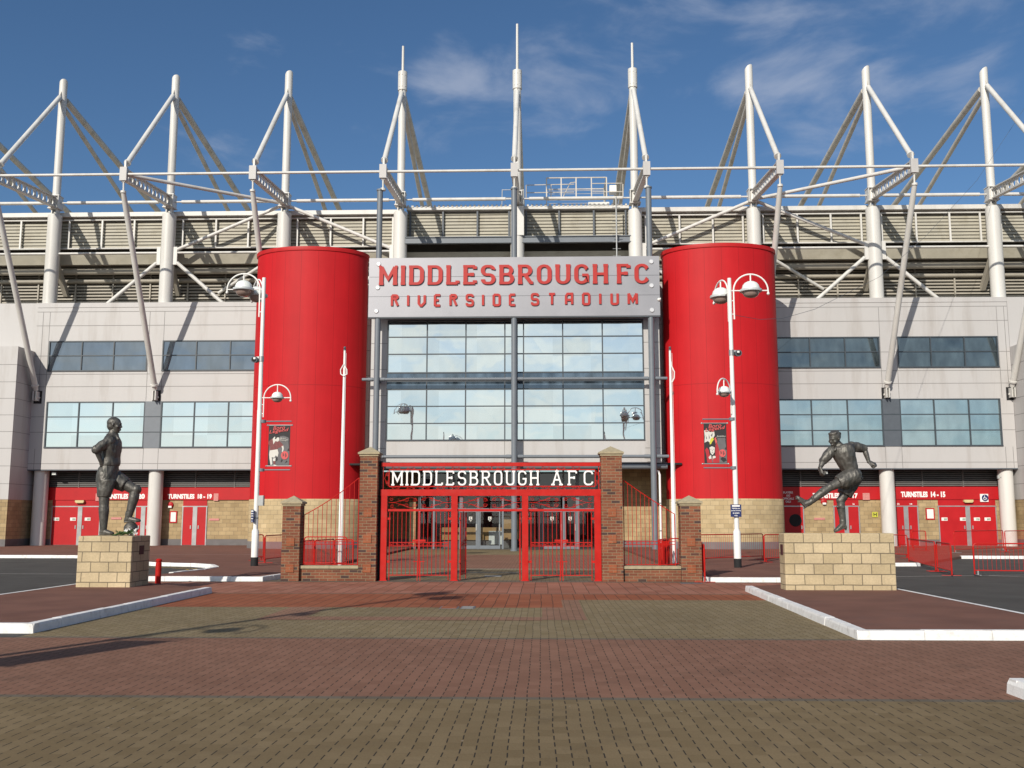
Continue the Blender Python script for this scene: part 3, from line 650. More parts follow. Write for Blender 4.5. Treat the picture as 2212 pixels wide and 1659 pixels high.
for sgn, up, low, (wx0, wx1) in wings:
    b = MB()
    for (z0, z1) in ((ZP-.28, ZP), (UZ1, ZP-.28), (LZ1, UZ0), (SOF, LZ0)):
        b.box(wx0, wx1, YF-(.03 if z1 == ZP else 0), YF+.35, z0, z1-(.001 if z1 != ZP else 0))
    for (z0, z1, wl) in ((UZ0, UZ1, up), (LZ0, LZ1, low)):
        e = [wx0]+[v for ab in wl for v in ab]+[wx1]
        for k in range(0, len(e), 2):
            if e[k+1]-e[k] > .02: b.box(e[k], e[k+1], YF, YF+.35, z0, z1)
    for z in (13.86, 13.02, 11.20, 10.10, 9.36, 4.83): 
        if z == 11.20:
            for k in range(0, len(e), 2):
                if e[k+1]-e[k] > .02: joint_h(b, e[k], e[k+1], z)
        else: joint_h(b, wx0, wx1, z)
    for z in (7.58, 6.67):
        joint_h(b, wx0 if sgn < 0 else 27.7, -27.8 if sgn < 0 else wx1, z)
    for x in ((-28.25, -27.84, -21.82, -20.94) if sgn < 0 else (20.98+.04, 21.95, 27.78, 28.2)):
        joint_v(b, x, 8.5, 13.85); joint_v(b, x, SOF, 5.70)
    b.build('wall_cladding', [M['clad'], M['joint']], bld, smooth=False)
    # row of pinned sockets at the prop feet
    for (x0, x1), gm in zip(up, ('u', 'u')):
        n = max(1, round((x1-x0)/2.0)); mul = [x0+(x1-x0)*k/n for k in range(1, n)]
        if sgn < 0 and x0 < -25: mul = [-25.80, -23.88]
        elif sgn < 0: mul = [-18.95, -16.93, -14.9, -12.9, -10.9]
        elif x0 < 15: mul = [10.9, 12.95, 14.95, 16.97, 18.99]
        else: mul = [23.90, 25.83]
        win(x0, x1, UZ0, UZ1, mul, [11.21], M['g_up_l'] if sgn < 0 else M['g_up_r'])
    for (x0, x1) in low:
        if sgn < 0 and x0 < -25: mul = [-25.78, -23.76]
        elif sgn < 0: mul = [-18.92, -16.91, -14.9, -12.9, -10.9]
        elif x0 < 15: mul = [10.9, 12.95, 14.95, 16.93, 18.98]
        else: mul = [23.90, 25.87]
        win(x0, x1, LZ0, LZ1, mul, [6.66, 7.57], M['g_low_l'] if sgn < 0 else M['g_low_r'])
    b = MB(); xa, xb = (-21.828, -20.902) if sgn < 0 else (20.992, 21.928)
    b.box(xa, xb, YF-.03, YF+.06, LZ0, LZ1); b.m = 1
    for z in (6.66, 7.57): b.box(xa, xb, YF-.04, YF+.01, z-.03, z+.03)
    b.build('spandrel_panel', [M['grey'] if sgn < 0 else M['dkgrey'], M['frame']], bld, smooth=False)
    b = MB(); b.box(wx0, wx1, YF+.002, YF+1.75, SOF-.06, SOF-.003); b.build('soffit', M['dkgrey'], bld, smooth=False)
# projecting end blocks beyond the last bays
for sgn, x0, x1 in ((-1, -48, -28.62), (1, 28.42, 48)):
    b = MB(); b.box(x0, x1, 55.5, 64, 2.72, 11.46)
    for z in (3.6, 4.6, 5.6, 6.55, 7.5, 8.45, 9.4, 10.4): b.m = 1; b.box(x0-.004, x1+.004, 55.494, 60, z-.013, z+.013)
    b.build('end_block', [M['clad'], M['joint']], bld, smooth=False)
    b = MB(); b.box(x0+.02, x1-.02, 55.52, 64, .5, 2.72); b.build('stone_base', M['sandw'], bld, smooth=False)
    b = MB(); b.box(x0+.015, x1-.015, 55.515, 64, 0, .5); b.build('plinth_band', M['plinthband'], bld, smooth=False)
# wing walls running on behind the end blocks
for x0, x1 in ((-48, -28.63), (28.43, 48)):
    b = MB(); b.box(x0, x1, YF+.02, YF+.4, 11.4, ZP); b.build('wall_cladding', M['clad'], bld, smooth=False)
# round columns of the undercroft
for x in (-28.02, -21.2, -14.1, 14.1, 21.2, 27.92):
    b = MB(); b.cyl((x, YF+.55, .1), (x, YF+.55, SOF-.06), .41, n=28); b.build('round_column', M['white'], bld)
# turnstile wall
YW = 58.5
louv_z0, fas_z0 = 3.47, 2.74
for sgn, x0, x1 in ((-1, -28.6, -9.2), (1, 9.2, 28.4)):
    b = MB(); b.box(x0, x1, YW+.14, YW+.2, fas_z0, SOF-.07); b.m = 1
    z = louv_z0+.05
    while z < SOF-.12: b.add([(x0, YW, z), (x1, YW, z), (x1, YW+.1, z+.075), (x0, YW+.1, z+.075), (x0, YW+.01, z+.052), (x1, YW+.01, z+.052), (x1, YW+.1, z+.11), (x0, YW+.1, z+.11)],
              [(0, 1, 2, 3), (4, 7, 6, 5), (0, 4, 5, 1), (3, 2, 6, 7)]); z += .115
    k = x0+.2
    while k < x1: b.box(k, k+.07, YW-.02, YW+.12, louv_z0, SOF-.07); k += 2.33
    b.build('louvre', [M['black'], M['dlouv']], bld, smooth=False)
    f = MB(); f.box(x0, x1, YW-.06, YW+.12, fas_z0, louv_z0); fa = f.build('fascia', M['reddoor'], bld, smooth=False)
    def tx(s, px0, px1, py0, py1, bold=.05):
        t = MB(); put_text(t, s, AX(px0, 1070, YW), AX(px1, 1070, YW), AZ(600, py1, YW), AZ(600, py0, YW), YW-.072, .012, bold); t.build('lettering', M['letter'], fa, smooth=False)
    if sgn < 0:
        tx('TURNSTILES', 221, 278, 1066.5, 1077.5); tx('20', 299, 314, 1066.5, 1077.5); tx('TURNSTILES', 363.5, 421, 1067, 1077.5); tx('18 - 19', 428, 458.5, 1067, 1077.5)
    else:
        tx('TURNSTILES', 1755, 1812, 1066, 1077); tx('16 - 17', 1817, 1852, 1066, 1077); tx('TURNSTILES', 1945.5, 2003, 1063, 1075); tx('14 - 15', 2010, 2041, 1063, 1075)
        for k, sline in enumerate(('PLAYERS', 'AND', 'OFFICIALS', 'ONLY')):
            hw = (12, 5, 14, 7)[k]*.95; y0 = 1062.5+k*6.5
            tx(sline, 1702-hw/1.1, 1702+hw/1.1, y0, y0+4.6, .02)
    if sgn > 0:
        for s_, q0, q1 in (('16', 1841.5, 1845.5), ('15', 1938, 1942.5), ('14', 1965, 1970)): t = MB(); put_text(t, s_, AX(q0, 1088, YW), AX(q1, 1088, YW), AZ(1840, 1090.5, YW), AZ(1840, 1087, YW), YW-.03, .012, .03); t.build('lettering', M['letter'], fa, smooth=False)
    b = MB(); b.box(x0, x1, YW+.02, YW+.3, .45, fas_z0-.001); b.build('stone_wall', M['sandw'], bld, smooth=False)
    b = MB(); b.box(x0, x1, YW-.01, YW+.3, .1, .45); b.build('plinth_band', M['plinthband'], bld, smooth=False)
def dX(px): return AX(px, 1120, YW)
def doors(px0, px1, posts, hz=2.36, handle=True, porth=False):
    """a group of red doors with grey posts and red over-panels"""
    xs = [dX(px0)]+[dX(p) for p in posts]+[dX(px1)]
    b = MB(); x0, x1 = xs[0], xs[-1]
    b.box(x0-.05, x1+.05, YW-.02, YW+.02, hz-.03, hz+.03)
    for i, x in enumerate(xs):
        wd = .03 if i in (0, len(xs)-1) else .13
        b.box(x-wd, x+wd, YW-.03, YW+.022, .1, hz-.03)
    b.build('door_frame', M['galv'], bld, smooth=False)
    b = MB(); b.box(x0, x1, YW-.015, YW+.03, hz+.03, fas_z0-.002); b.build('door_header', M['reddoor'], bld, smooth=False)
    for i in range(len(xs)-1):
        a = xs[i]+(.13 if i else .03); c = xs[i+1]-(.13 if i < len(xs)-2 else .03)
        b = MB(); b.box(a, c, YW-.012, YW+.02, .12, hz-.03); d = b.build('door', M['reddoor'], bld, smooth=False)
        if porth:
            h = MB(); cx = (a+c)/2+.15; h.lathe([(0, 0), (.36, 0), (.36, .02), (0, .02)], (0, 0, 0), 24)
            h.v = [(cx+x, YW-.03+z, 1.55+y) for x, y, z in h.v]; h.build('porthole', M['black'], d)
        h = MB(); hx = c-.1 if i % 2 == 0 else a+.1
        h.box(hx-.03, hx+.03, YW-.05, YW-.012, 1.05, 1.25); h.build('handle', M['galv'], d, smooth=False)
    return xs
gA = doors(112, 216, [172.5]); doors(292, 330, [309]); gC = doors(394.5, 446, [421])
doors(1689, 1736, [], porth=True); doors(1802, 1856, [1828]); doors(1928, 1983, [1957.5]); gF = doors(2028, 2152, [2091])
# small fixings on the turnstile wall, each its own sign or box
def plate(name, lab, cat, px0, px1, py0, py1, mat, Y=YW-.07, mat2=None, inset=.1, text=None, tmat='letter', group=None):
    x0, x1 = AX(px0, 1100, Y), AX(px1, 1100, Y); z1, z0 = AZ((px0+px1)/2, py0, Y), AZ((px0+px1)/2, py1, Y)
    t = thing(name, lab, cat, ((x0+x1)/2, Y, z0), group)
    b = MB(); b.box(x0, x1, Y, Y+.05, z0, z1); b.build('board', M[mat], t, smooth=False)
    if mat2:
        i = inset*(z1-z0); b = MB(); b.box(x0+i, x1-i, Y-.006, Y+.01, z0+i, z1-i); b.build('sheet', M[mat2], t, smooth=False)
    if text:
        b = MB()
        for (s, u0, u1, v0, v1) in text: put_text(b, s, x0+(x1-x0)*u0, x0+(x1-x0)*u1, z0+(z1-z0)*v0, z0+(z1-z0)*v1, Y-.012, .008, .02)
        b.build('lettering', M[tmat], t, smooth=False)
    return t
M['palepink'] = pbr('faded_red_sign', (.55, .22, .20), .6, var=.3, scale=40)
M['greensign'] = pbr('door_sticker', (.30, .38, .30), .5, var=.4, scale=30)
plate('notice_board', 'white notice in a red frame on the wall left of turnstile doors 18 and 19', 'notice board', 367, 383, 1104, 1129.5, 'reddoor', mat2='trim', Y=YW-.03)
plate('notice_board', 'white notice in a red frame left of the wide double doors, far right', 'notice board', 1999.5, 2018.5, 1097.5, 1122.5, 'reddoor', mat2='trim', Y=YW-.03)
plate('wall_notice', 'thin pink notice on the stone wall behind the standing statue', 'sign', 241, 263, 1117.5, 1122, 'palepink', Y=YW-.02)
plate('wall_notice', 'thin pink notice on the stone wall just left of the red drum tower', 'sign', 452, 474, 1120, 1124.5, 'palepink', Y=YW-.02)
plate('wall_notice', 'thin pink notice on the stone wall behind the kicking statue', 'sign', 1758, 1781, 1118.5, 1123, 'palepink', Y=YW-.02)
plate('wall_sign', 'small faded sign after the numbers 18 - 19, near the drum tower', 'sign', 460.5, 470.5, 1066, 1082, 'palepink')
plate('wall_sign', 'small faded sign on the red fascia hidden in part by the standing statue', 'sign', 205, 214, 1066, 1082, 'palepink')
plate('wall_sign', 'small faded sign after the numbers 16 - 17, beside the round column', 'sign', 1865, 1880, 1065, 1080, 'palepink')
hz = plate('hydrant_sign', 'small square yellow sign with a black H left of a round column', 'sign', 1884, 1895.5, 1106, 1117, 'byel', Y=YW-.02, text=[('H', .2, .8, .15, .85)], tmat='black')
ds = plate('wheelchair_sign', 'white square sign with a blue wheelchair disc on the red fascia over the double doors', 'sign', 2119, 2136.5, 1067, 1084, 'trim', Y=YW-.09)
b = MB(); cx = AX(2127.8, 1075, YW-.09); cz = AZ(2127, 1075.5, YW-.09)
b.lathe([(0, 0), (.19, 0), (.19, .008), (0, .008)], (0, 0, 0), 24); b.v = [(cx+x, YW-.102+z, cz+y) for x, y, z in b.v]; b.build('blue_disc', M['blue'], ds)
b = MB(); f = lambda u, v, d: (cx+u, d, cz+v)
strip(b, arc(-.02, -.03, .075, .075, 100, 350, 10), .022, f, YW-.107, YW-.10); strip(b, [(-.03, .10), (-.02, 0), (.06, 0), (.10, -.08)], .024, f, YW-.109, YW-.10); strip(b, [(-.045, .118), (-.01, .118)], .035, f, YW-.108, YW-.10)
b.build('wheelchair_mark', M['letter'], ds, smooth=False)
for (px, py, lab) in ((368, 1090, 'round red alarm bell on the stone wall left of turnstile doors 18 and 19'), (1779, 1083, 'round red alarm bell on the stone wall behind the kicking statue')):
    X, Z = AX(px+.5, py, YW), AZ(px, py+.5, YW); t = thing('alarm_bell', lab, 'alarm bell', (X, YW, Z), 'alarm bells on the turnstile wall')
    b = MB(); b.lathe([(0, 0), (.10, .01), (.17, .05), (.18, .10), (0, .10)], (0, 0, 0), 20); b.v = [(X+x, YW-.1+z, Z+y) for x, y, z in b.v]; b.build('bell', M['reddoor'], t)
    b = MB(); b.box(X-.1, X+.1, YW-.115, YW-.085, Z-.17, Z-.06); b.build('label_plate', M['trim'], t, smooth=False)
for (px, lab) in ((172.5, 'cream wall lamp over the grey post of the double doors behind the standing statue'), (2092, 'cream wall lamp over the grey post of the wide double doors at the far right')):
    X = dX(px); t = tag(MB().build('x', M['trim']), lab, 'wall lamp') if 0 else None
    b = MB(); b.box(X-.26, X+.26, YW-.2, YW-.025, 2.60, 2.72); b.box(X-.22, X+.22, YW-.19, YW-.03, 2.56, 2.60)
    tag(b.build('wall_lamp', pbr('cream_lamp', (.62, .52, .26), .4)), lab, 'wall lamp')
k = 0
for px, z in ((122, 1.62), (158, 1.62), (189.5, 1.62), (2040, 1.62), (2080, 1.62), (2133, 1.62), (2110, 1.62)):
    X = dX(px); b = MB(); b.box(X-.17, X+.17, YW-.016, YW-.008, z-.09, z+.09); b.m = 1; b.box(X-.04, X+.15, YW-.019, YW-.010, z-.06, z+.05)
    tag(b.build('door_sticker', [M['trim'], M['greensign']], smooth=False), ['pale green and white sticker on the shaded leaf of the double doors, far left', 'pale sticker on the right half of the first red door behind the statue', 'pale sticker on the red door right of the grey post, by the statue',
        'leftmost sticker on the wide red doors at the far right', 'sticker on the wide red doors, just left of the grey post', 'sticker at the right edge of the wide red doors', 'sticker on the wide red doors, just right of the grey post'][k], 'sticker', 'stickers on the red doors'); k += 1
# security light under the left soffit, right soffit
for px, py, lab in ((118.5, 1022, 'dark floodlight under the soffit above the left round column'), (1782, 1021, 'small floodlight under the soffit beside the kicking statue')):
    X = AX(px, py, YF+.4); b = MB(); b.box(X-.14, X+.14, YF+.3, YF+.48, SOF-.32, SOF-.12); b.box(X-.03, X+.03, YF+.36, YF+.42, SOF-.13, SOF-.06); b.m = 1; b.box(X-.11, X+.11, YF+.285, YF+.31, SOF-.29, SOF-.15)
    tag(b.build('floodlight', [M['dkgrey'], M['lampwhite']], smooth=False), lab, 'floodlight')

# ------------------------------------------------------------------ upper tier behind the parapet
YS = 58.75
b = MB(); b.box(-48, 48, YF+.2, 60.3, 14.0, 14.16); b.build('terrace_roof', M['louv'], bld, smooth=False)
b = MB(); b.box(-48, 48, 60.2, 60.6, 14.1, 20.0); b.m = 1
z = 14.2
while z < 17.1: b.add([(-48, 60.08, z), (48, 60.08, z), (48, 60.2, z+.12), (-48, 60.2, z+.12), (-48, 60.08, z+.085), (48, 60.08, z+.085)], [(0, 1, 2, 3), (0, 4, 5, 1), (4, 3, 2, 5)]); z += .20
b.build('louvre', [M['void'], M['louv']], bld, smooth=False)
b = MB()
for i in range(-14, 15): b.box(i*2.36+.6, i*2.36+.68, 60.0, 60.12, 14.17, 16.9)
b.build('louvre_post', M['louv'], bld, smooth=False)
b = MB()
for (z, y, r) in ((16.85, 59.5, .22), (16.35, 59.95, .14)): b.tube([(-48, y, z), (48, y, z)], r, 12)
b.box(-48, 48, 59.0, 60.2, 17.17, 17.25)
b.build('roof_beam', M['louv'], bld)
b = MB()       # gutter-side cladding under the screen
b.add([(-48, YS+.02, 17.72), (48, YS+.02, 17.72), (48, YS+.22, 17.15), (-48, YS+.22, 17.15), (-48, YS+.4, 17.72), (48, YS+.4, 17.72)], [(0, 1, 2, 3), (0, 4, 5, 1)])
b.build('fascia', M['beige'], bld, smooth=False)
def screen(x0, x1, z0, z1, frame, posts, rails=True):
    b = MB(); z = z0
    while z < z1-.02:
        h = min(.205, z1-z)
        b.add([(x0, YS, z), (x1, YS, z), (x1, YS+.05, z+h), (x0, YS+.05, z+h)], [(0, 1, 2, 3)])
        b.m = 1; b.box(x0, x1, YS-.006, YS+.03, z-.009, z+.014); b.m = 0
        z += h
    b.build('louvre_screen', [M['beige'], M['slatline']], bld, smooth=False)
    f = MB()
    for x in posts: f.box(x-.05, x+.05, YS-.19, YS-.10, z0-.05, z1+.04)
    if rails:
        f.tube([(x0, YS-.15, z1+.06), (x1, YS-.15, z1+.06)], .05, 8); f.tube([(x0, YS-.15, z0-.06), (x1, YS-.15, z0-.06)], .05, 8)
    f.build('screen_frame', M[frame], bld)
for i in range(-7, 7):
    x0, x1 = i*BAY+.12, (i+1)*BAY-.12
    if i in (-1, 0): screen(x0, x1, 18.40, 20.16, 'dkgrey', [x0+.40, x0+2.4, x0+4.5, x1-.40], False)
    else: screen(x0, x1, 18.12, 19.80, 'white', [x0+.55, x0+2.6, x0+4.6, x1-.42])
b = MB()       # edge of the roof
for x0, x1 in ((-48, -BAY), (BAY, 48)): b.box(x0, x1, YS-.35, YS+1.5, 20.04, 20.30)
b.box(-BAY+.3, BAY-.3, YS-.30, YS+1.5, 20.28, 20.46)
x = -BAY+.4
while x < BAY-.4: b.tube([(x, YS-.34, 20.50), (x, YS+1.6, 20.62)], .075, 8); x += .27
b.build('roof_edge', M['white'], bld)
b = MB(); b.add([(-48, YS+1.5, 20.28), (48, YS+1.5, 20.28), (48, 95, 22.9), (-48, 95, 22.9)], [(0, 1, 2, 3)]); b.build('roof', M['beige'], bld, smooth=False)
b = MB()       # dark I-beam gutter of the middle bays
for x0, x1 in ((-6.75, -.12), (.12, 7.0)):
    b.box(x0, x1, YM-.30, YM-.05, 18.36, 18.40); b.box(x0, x1, YM-.22, YM-.13, 18.04, 18.36); b.box(x0, x1, YM-.30, YM-.05, 18.0, 18.04)
b.build('gutter_beam', M['grey'], bld, smooth=False)
b = MB(); b.box(-.34, .40, YM-.44, YM-.3, 18.42, 20.2); b.build('junction_box', M['white'], bld, smooth=False)
for i in (-4, -3, -2, 2, 3, 4):
    b = MB(); b.beam((i*BAY, YM+.3, 17.3), (i*BAY, 60.1, 15.5), .26, .36); b.build('raker_beam', M['louv'], bld, smooth=False)
    
# ------------------------------------------------------------------ roof masts
lab_m = {-5: 'white roof mast just beyond the left edge with its stays running in from the left', -4: 'leftmost white roof mast, plain slanted top, prop landing beside the left end block',
         -3: 'second white roof mast from the left, plain slanted top', -2: 'white roof mast behind the left red drum tower, plain slanted top', -1: 'spiked white roof mast at the left end of the name board',
         0: 'central spiked white roof mast, tallest rod of all, above the name board', 1: 'spiked white roof mast at the right end of the name board', 2: 'white roof mast behind the right red drum tower, plain slanted top',
         3: 'second white roof mast from the right, plain slanted top', 4: 'rightmost white roof mast, plain slanted top, prop landing by the right end block', 5: 'white roof mast just beyond the right edge with its stays running in from the right'}
ZO = 20.16
def holed_beam(b, p, q, hgt, wd, cells):
    """castellated beam from p to q in the plane x = const: flanges and a web with round openings"""
    p = Vector(p); q = Vector(q); d = (q-p); Ln = d.length; d.normalize(); up = Vector((1, 0, 0)).cross(d).normalized()
    if up.z < 0: up = -up
    fl = .05
    for s in (1, -1): b.beam(p+up*s*(hgt/2-fl/2), q+up*s*(hgt/2-fl/2), wd, fl, up)
    hh = hgt/2-fl; c = Ln/cells; r = min(c, 2*hh)*.34
    for k in range(cells):
        o = p+d*(c*(k+.5))
        out = [(c/2, 0), (c/2, hh), (0, hh), (-c/2, hh), (-c/2, 0), (-c/2, -hh), (0, -hh), (c/2, -hh)]
        inn = [(r*cos(j*pi/4), r*1.12*sin(j*pi/4)) for j in range(8)]
        for sx_ in (-.012, .012):
            vs = [o+d*u+up*v+Vector((sx_, 0, 0)) for u, v in out]+[o+d*u+up*v+Vector((sx_, 0, 0)) for u, v in inn]
            b.add(vs, [(j, (j+1) % 8, (j+1) % 8+8, j+8) for j in range(8)])
        b.add([o+d*u+up*v+Vector((s, 0, 0)) for s in (-.03, .03) for u, v in inn], [(j, (j+1) % 8, (j+1) % 8+8, j+8) for j in range(8)])
for i in range(-5, 6):
    x = i*BAY; spike = abs(i) <= 1
    t = thing('roof_mast', lab_m[i], 'roof mast', (x, YM, ZP), 'white roof masts along the stadium')
    b = MB(); b.cyl((x, YM, ZP-.3), (x, YM, 19.98), .41, n=28); b.cyl((x, YM, 19.98), (x, YM, 20.03), .36, n=20); b.build('column', M['white'], t)
    b = MB(); b.box(x-.18, x-.12, YM-.2, YM+.2, 20.0, 20.4); b.box(x+.12, x+.18, YM-.2, YM+.2, 20.0, 20.4); b.cyl((x-.2, YM, 20.18), (x+.2, YM, 20.18), .07, n=10)
    b.box(x-.34, x+.34, YM-.36, YM+.34, 20.38, 20.44); b.box(x-.32, x+.32, YM-.34, YM+.32, 21.18, 21.23)
    for s in (-.27, .27): b.box(x+s-.02, x+s+.02, YM-.33, YM+.31, 20.44, 21.18)
    b.box(x-.03, x+.03, YM-.40, YM-.25, 20.44, 21.18); b.build('saddle', M['white'], t)
    top = (28.9-{3: .18, 4: .36, 5: .5}.get(abs(i), 0)) if not spike else 28.35
    b = MB(); n = 24; r = .235; vs = []
    for j in range(n): vs.append((x+r*cos(2*pi*j/n), YM+r*sin(2*pi*j/n), 20.4))
    for j in range(n): vs.append((x+r*cos(2*pi*j/n), YM+r*sin(2*pi*j/n), top+(-.16*sin(2*pi*j/n)+.10*cos(2*pi*j/n))*1.0))
    b.add(vs, [tuple(range(n-1, -1, -1)), tuple(range(n, 2*n))]+[(j, (j+1) % n, n+(j+1) % n, n+j) for j in range(n)])
    mt_ = b.build('mast_tube', M['white'], t)
    b = MB()
    b.add([(x-.02, YM-.1, 28.2), (x-.02, YM-.1, 27.0), (x-.02, YM-.48, 27.35), (x+.02, YM-.1, 28.2), (x+.02, YM-.1, 27.0), (x+.02, YM-.48, 27.35)], [(0, 1, 2), (5, 4, 3), (0, 2, 5, 3), (1, 4, 5, 2), (0, 3, 4, 1)])
    b.add([(x-.02, YM+.1, 28.2), (x-.02, YM+.1, 26.5), (x-.02, YM+.55, 27.1), (x+.02, YM+.1, 28.2), (x+.02, YM+.1, 26.5), (x+.02, YM+.55, 27.1)], [(0, 1, 2), (5, 4, 3), (0, 2, 5, 3), (1, 4, 5, 2), (0, 3, 4, 1)])
    b.build('gusset', M['stay'], t, smooth=False)
    if spike:
        b = MB(); b.cyl((x, YM, 27.75), (x, YM, 28.95), .285, n=24)
        for s in (27.95, 28.7):
            for a_ in (-2.2, -1.57, -.9): b.ball((x+.285*cos(a_), YM+.285*sin(a_), s), .03, 6, 4)
        b.build('collar', M['white'], t)
        b = MB(); zt = 32.0 if i == 0 else 30.65
        b.cyl((x, YM, 28.7), (x, YM, zt), .085, .075, 12); b.build('spike_rod', M['white'], t)
    fp = Vector((x, YO+.15, 20.75)); ft = Vector((x, YM-.36, 27.45)); d = (ft-fp).normalized()
    b = MB(); b.cyl(fp+d*.28, ft, .145, n=16); b.cyl(fp+d*.22, fp+d*.34, .19, n=14); b.box(x-.05, x+.05, YO+.05, YO+.27, 20.45, 20.98); b.build('fore_stay', M['white'], t)
    b = MB(); b.cyl((x, YM+.42, 27.55), (x, 82, 24.1), .20, n=14); b.build('back_stay', M['stay'], t)
    b = MB(); b.cyl((x, YM+.38, 26.95), (x, 76, 21.6), .145, n=14); b.build('back_stay', M['stay'], t)
    b = MB(); holed_beam(b, (x, YO+.10, ZO+.02), (x, YM-.3, 20.78), .66, .30, 11); b.build('outrigger_beam', M['white'], t, smooth=False)
    b = MB(); b.box(x-.175, x+.175, YO-.16, YO+.12, ZO-.36, ZO+.38); b.box(x-.19, x+.19, YO-.17, YO-.155, ZO-.37, ZO+.39); b.build('end_plate', M['clad'], t, smooth=False)
    b = MB(); b.cyl((x, YO-.02, ZO-.37), (x, YO+.02, 19.2), .05, n=10); b.box(x-.09, x+.09, YO-.08, YO+.08, ZO-.44, ZO-.36); b.cyl((x, YO, 19.12), (x, YO, 19.24), .15, n=14)
    if not spike:
        fo = Vector((x, YF-.05, 8.75)); up_ = Vector((x, YO, 19.18)); xs_ = x
        b.tube([up_, up_.lerp(fo, .06), up_.lerp(fo, .93), up_.lerp(fo, .965)], [.125, .15, .165, .13], 16); q = up_.lerp(fo, .935); d = (fo-up_).normalized()
        b.cyl(q, q+d*.09, .215, n=16)
        for s in (-.08, .08): b.box(x+s-.025, x+s+.025, YF-.42, YF+.05, 8.5, 9.05)
        b.cyl((x-.16, YF-.1, 8.7), (x+.16, YF-.1, 8.7), .06, n=10)
    b.build('prop', M['white'], t)
    if not spike:
        b = MB(); b.box(x-.24, x+.24, YF-.012, YF+.06, 8.36, 9.12); b.build('socket_recess', M['black'], t, smooth=False)
    # ties to the next mast
    if i < 5:
        b = MB(); b.tube([(x+.19, YO, ZO+.02), (x+BAY-.19, YO, ZO+.02)], .075, 10); b.build('tie_tube', M['white'], t)
        b = MB(); b.tube([(x+.30, YM, 20.80), (x+.7, YM, 20.80), (x+.72, YM, 20.80), (x+BAY-.72, YM, 20.80), (x+BAY-.7, YM, 20.80), (x+BAY-.30, YM, 20.80)], [.05, .05, .105, .105, .05, .05], 10); b.build('tie_tube', M['white'], t)
        if i not in (-1, 0):
            b = MB(); b.tube([(x+.41, YM-.05, 17.60), (x+BAY-.41, YM-.05, 17.60)], .07, 10); b.build('tie_tube', M['white'], t)
    odd = i % 2 != 0
    if odd and abs(i) <= 5:
        b = MB()
        for s in (-1, 1):
            if abs(i) == 1 and s*i < 0: 
                b.cyl((x+s*.55, YM-.1, 16.9), (x+s*2.3, YM-.1, 15.55), .12, n=12); continue
            b.box(x+s*.40, x+s*.62, YM-.14, YM+.02, 16.85, 17.95)
            b.cyl((x+s*.62, YM-.06, 16.98), (x+s*3.53, YM-.06, 14.45), .115, n=12)
        b.build('cross_brace', M['white'], t)
    else:
        b = MB()
        for s in (-1, 1):
            if i == 0 or (abs(i) == 4): continue
            b.cyl((x+s*.32, YM-.1, 20.42), (x+s*(BAY-.6), YM-.06, 17.80), .105, n=12)
        if b.v: b.build('cross_brace', M['white'], t)
    if abs(i) == 2:
        s = 1 if i > 0 else -1
        b = MB(); b.cyl((x+s*.45, YM+.25, 17.45), (x+s*4.5, 60.0, 15.55), .10, n=12); b.build('cross_brace', M['white'], t)
    if i in (-3, 3):
        s = 1 if i < 0 else -1
        b = MB(); b.cyl((x+s*.22, YO+.1, ZO+.0), (x+s*(BAY-.34), YM-.25, 20.62), .105, n=12); b.build('plan_brace', M['white'], t)

# ------------------------------------------------------------------ roof platform and ladder
t = thing('roof_platform', 'white railed maintenance platform on the roof edge right of the central mast', 'platform', (3.5, 60.2, 20.4))
YPL = 60.2
def rail(b, pts, r=.03): b.tube(pts, r, 6)
b = MB(); x0, x1 = AX(1180, 430, YPL), AX(1315, 430, YPL); b.box(x0+2.6, x1, YPL-.4, YPL+2.0, 20.95, 21.12); b.box(-.2+1.2, 7.0, YPL+.1, YPL+.4, 20.55, 20.75); b.build('deck', M['white'], t, smooth=False)
def pz(py): return AZ(1245, py, YPL)
b = MB(); A_ = lambda px: AX(px, 400, YPL)
zb, zt_, zl = pz(429), pz(387), pz(399.5)
for px in (1180.5, 1212, 1244, 1277, 1309.5): b.box(A_(px)-.035, A_(px)+.035, YPL-.3, YPL-.23, zb, zt_)
rail(b, [(A_(1180.5), YPL-.26, zt_), (A_(1309.5), YPL-.26, zt_)], .04)
for px in (1137, 1190, 1344.5): b.box(A_(px)-.03, A_(px)+.03, YPL-.3, YPL-.24, zb, pz(402))
rail(b, [(A_(1137), YPL-.27, pz(402)), (A_(1240), YPL-.27, pz(401))]); rail(b, [(A_(1137), YPL-.27, pz(418.5)), (A_(1240), YPL-.27, pz(418))])
rail(b, [(A_(1279), YPL-.27, pz(400)), (A_(1344), YPL-.27, pz(400))]); rail(b, [(A_(1279), YPL-.27, pz(418)), (A_(1344), YPL-.27, pz(418))])
rail(b, [(A_(1215), YPL-.2, zb), (A_(1232), YPL-.2, pz(397)), (A_(1243), YPL-.2, pz(396))], .025)
for k in range(6):
    z = zb+(zt_-zb)*(k+.5)/6; rail(b, [(A_(1181), YPL+1.9, z), (A_(1309), YPL+1.9, z)], .014)
    rail(b, [(A_(1309.5), YPL-.26, z), (A_(1309.5), YPL+1.9, z)], .02)
for px in (1181, 1309): b.box(A_(px)-.03, A_(px)+.03, YPL+1.87, YPL+1.93, zb, zt_)
rail(b, [(A_(1181), YPL+1.9, zt_), (A_(1309), YPL+1.9, zt_), (A_(1309), YPL-.26, zt_)], .03)
b.build('guard_rail', M['stay'], t)
b = MB(); b.box(A_(1316), A_(1331), YPL-.2, YPL+.3, pz(419), pz(403)); b.build('equipment_box', M['trim'], t, smooth=False)
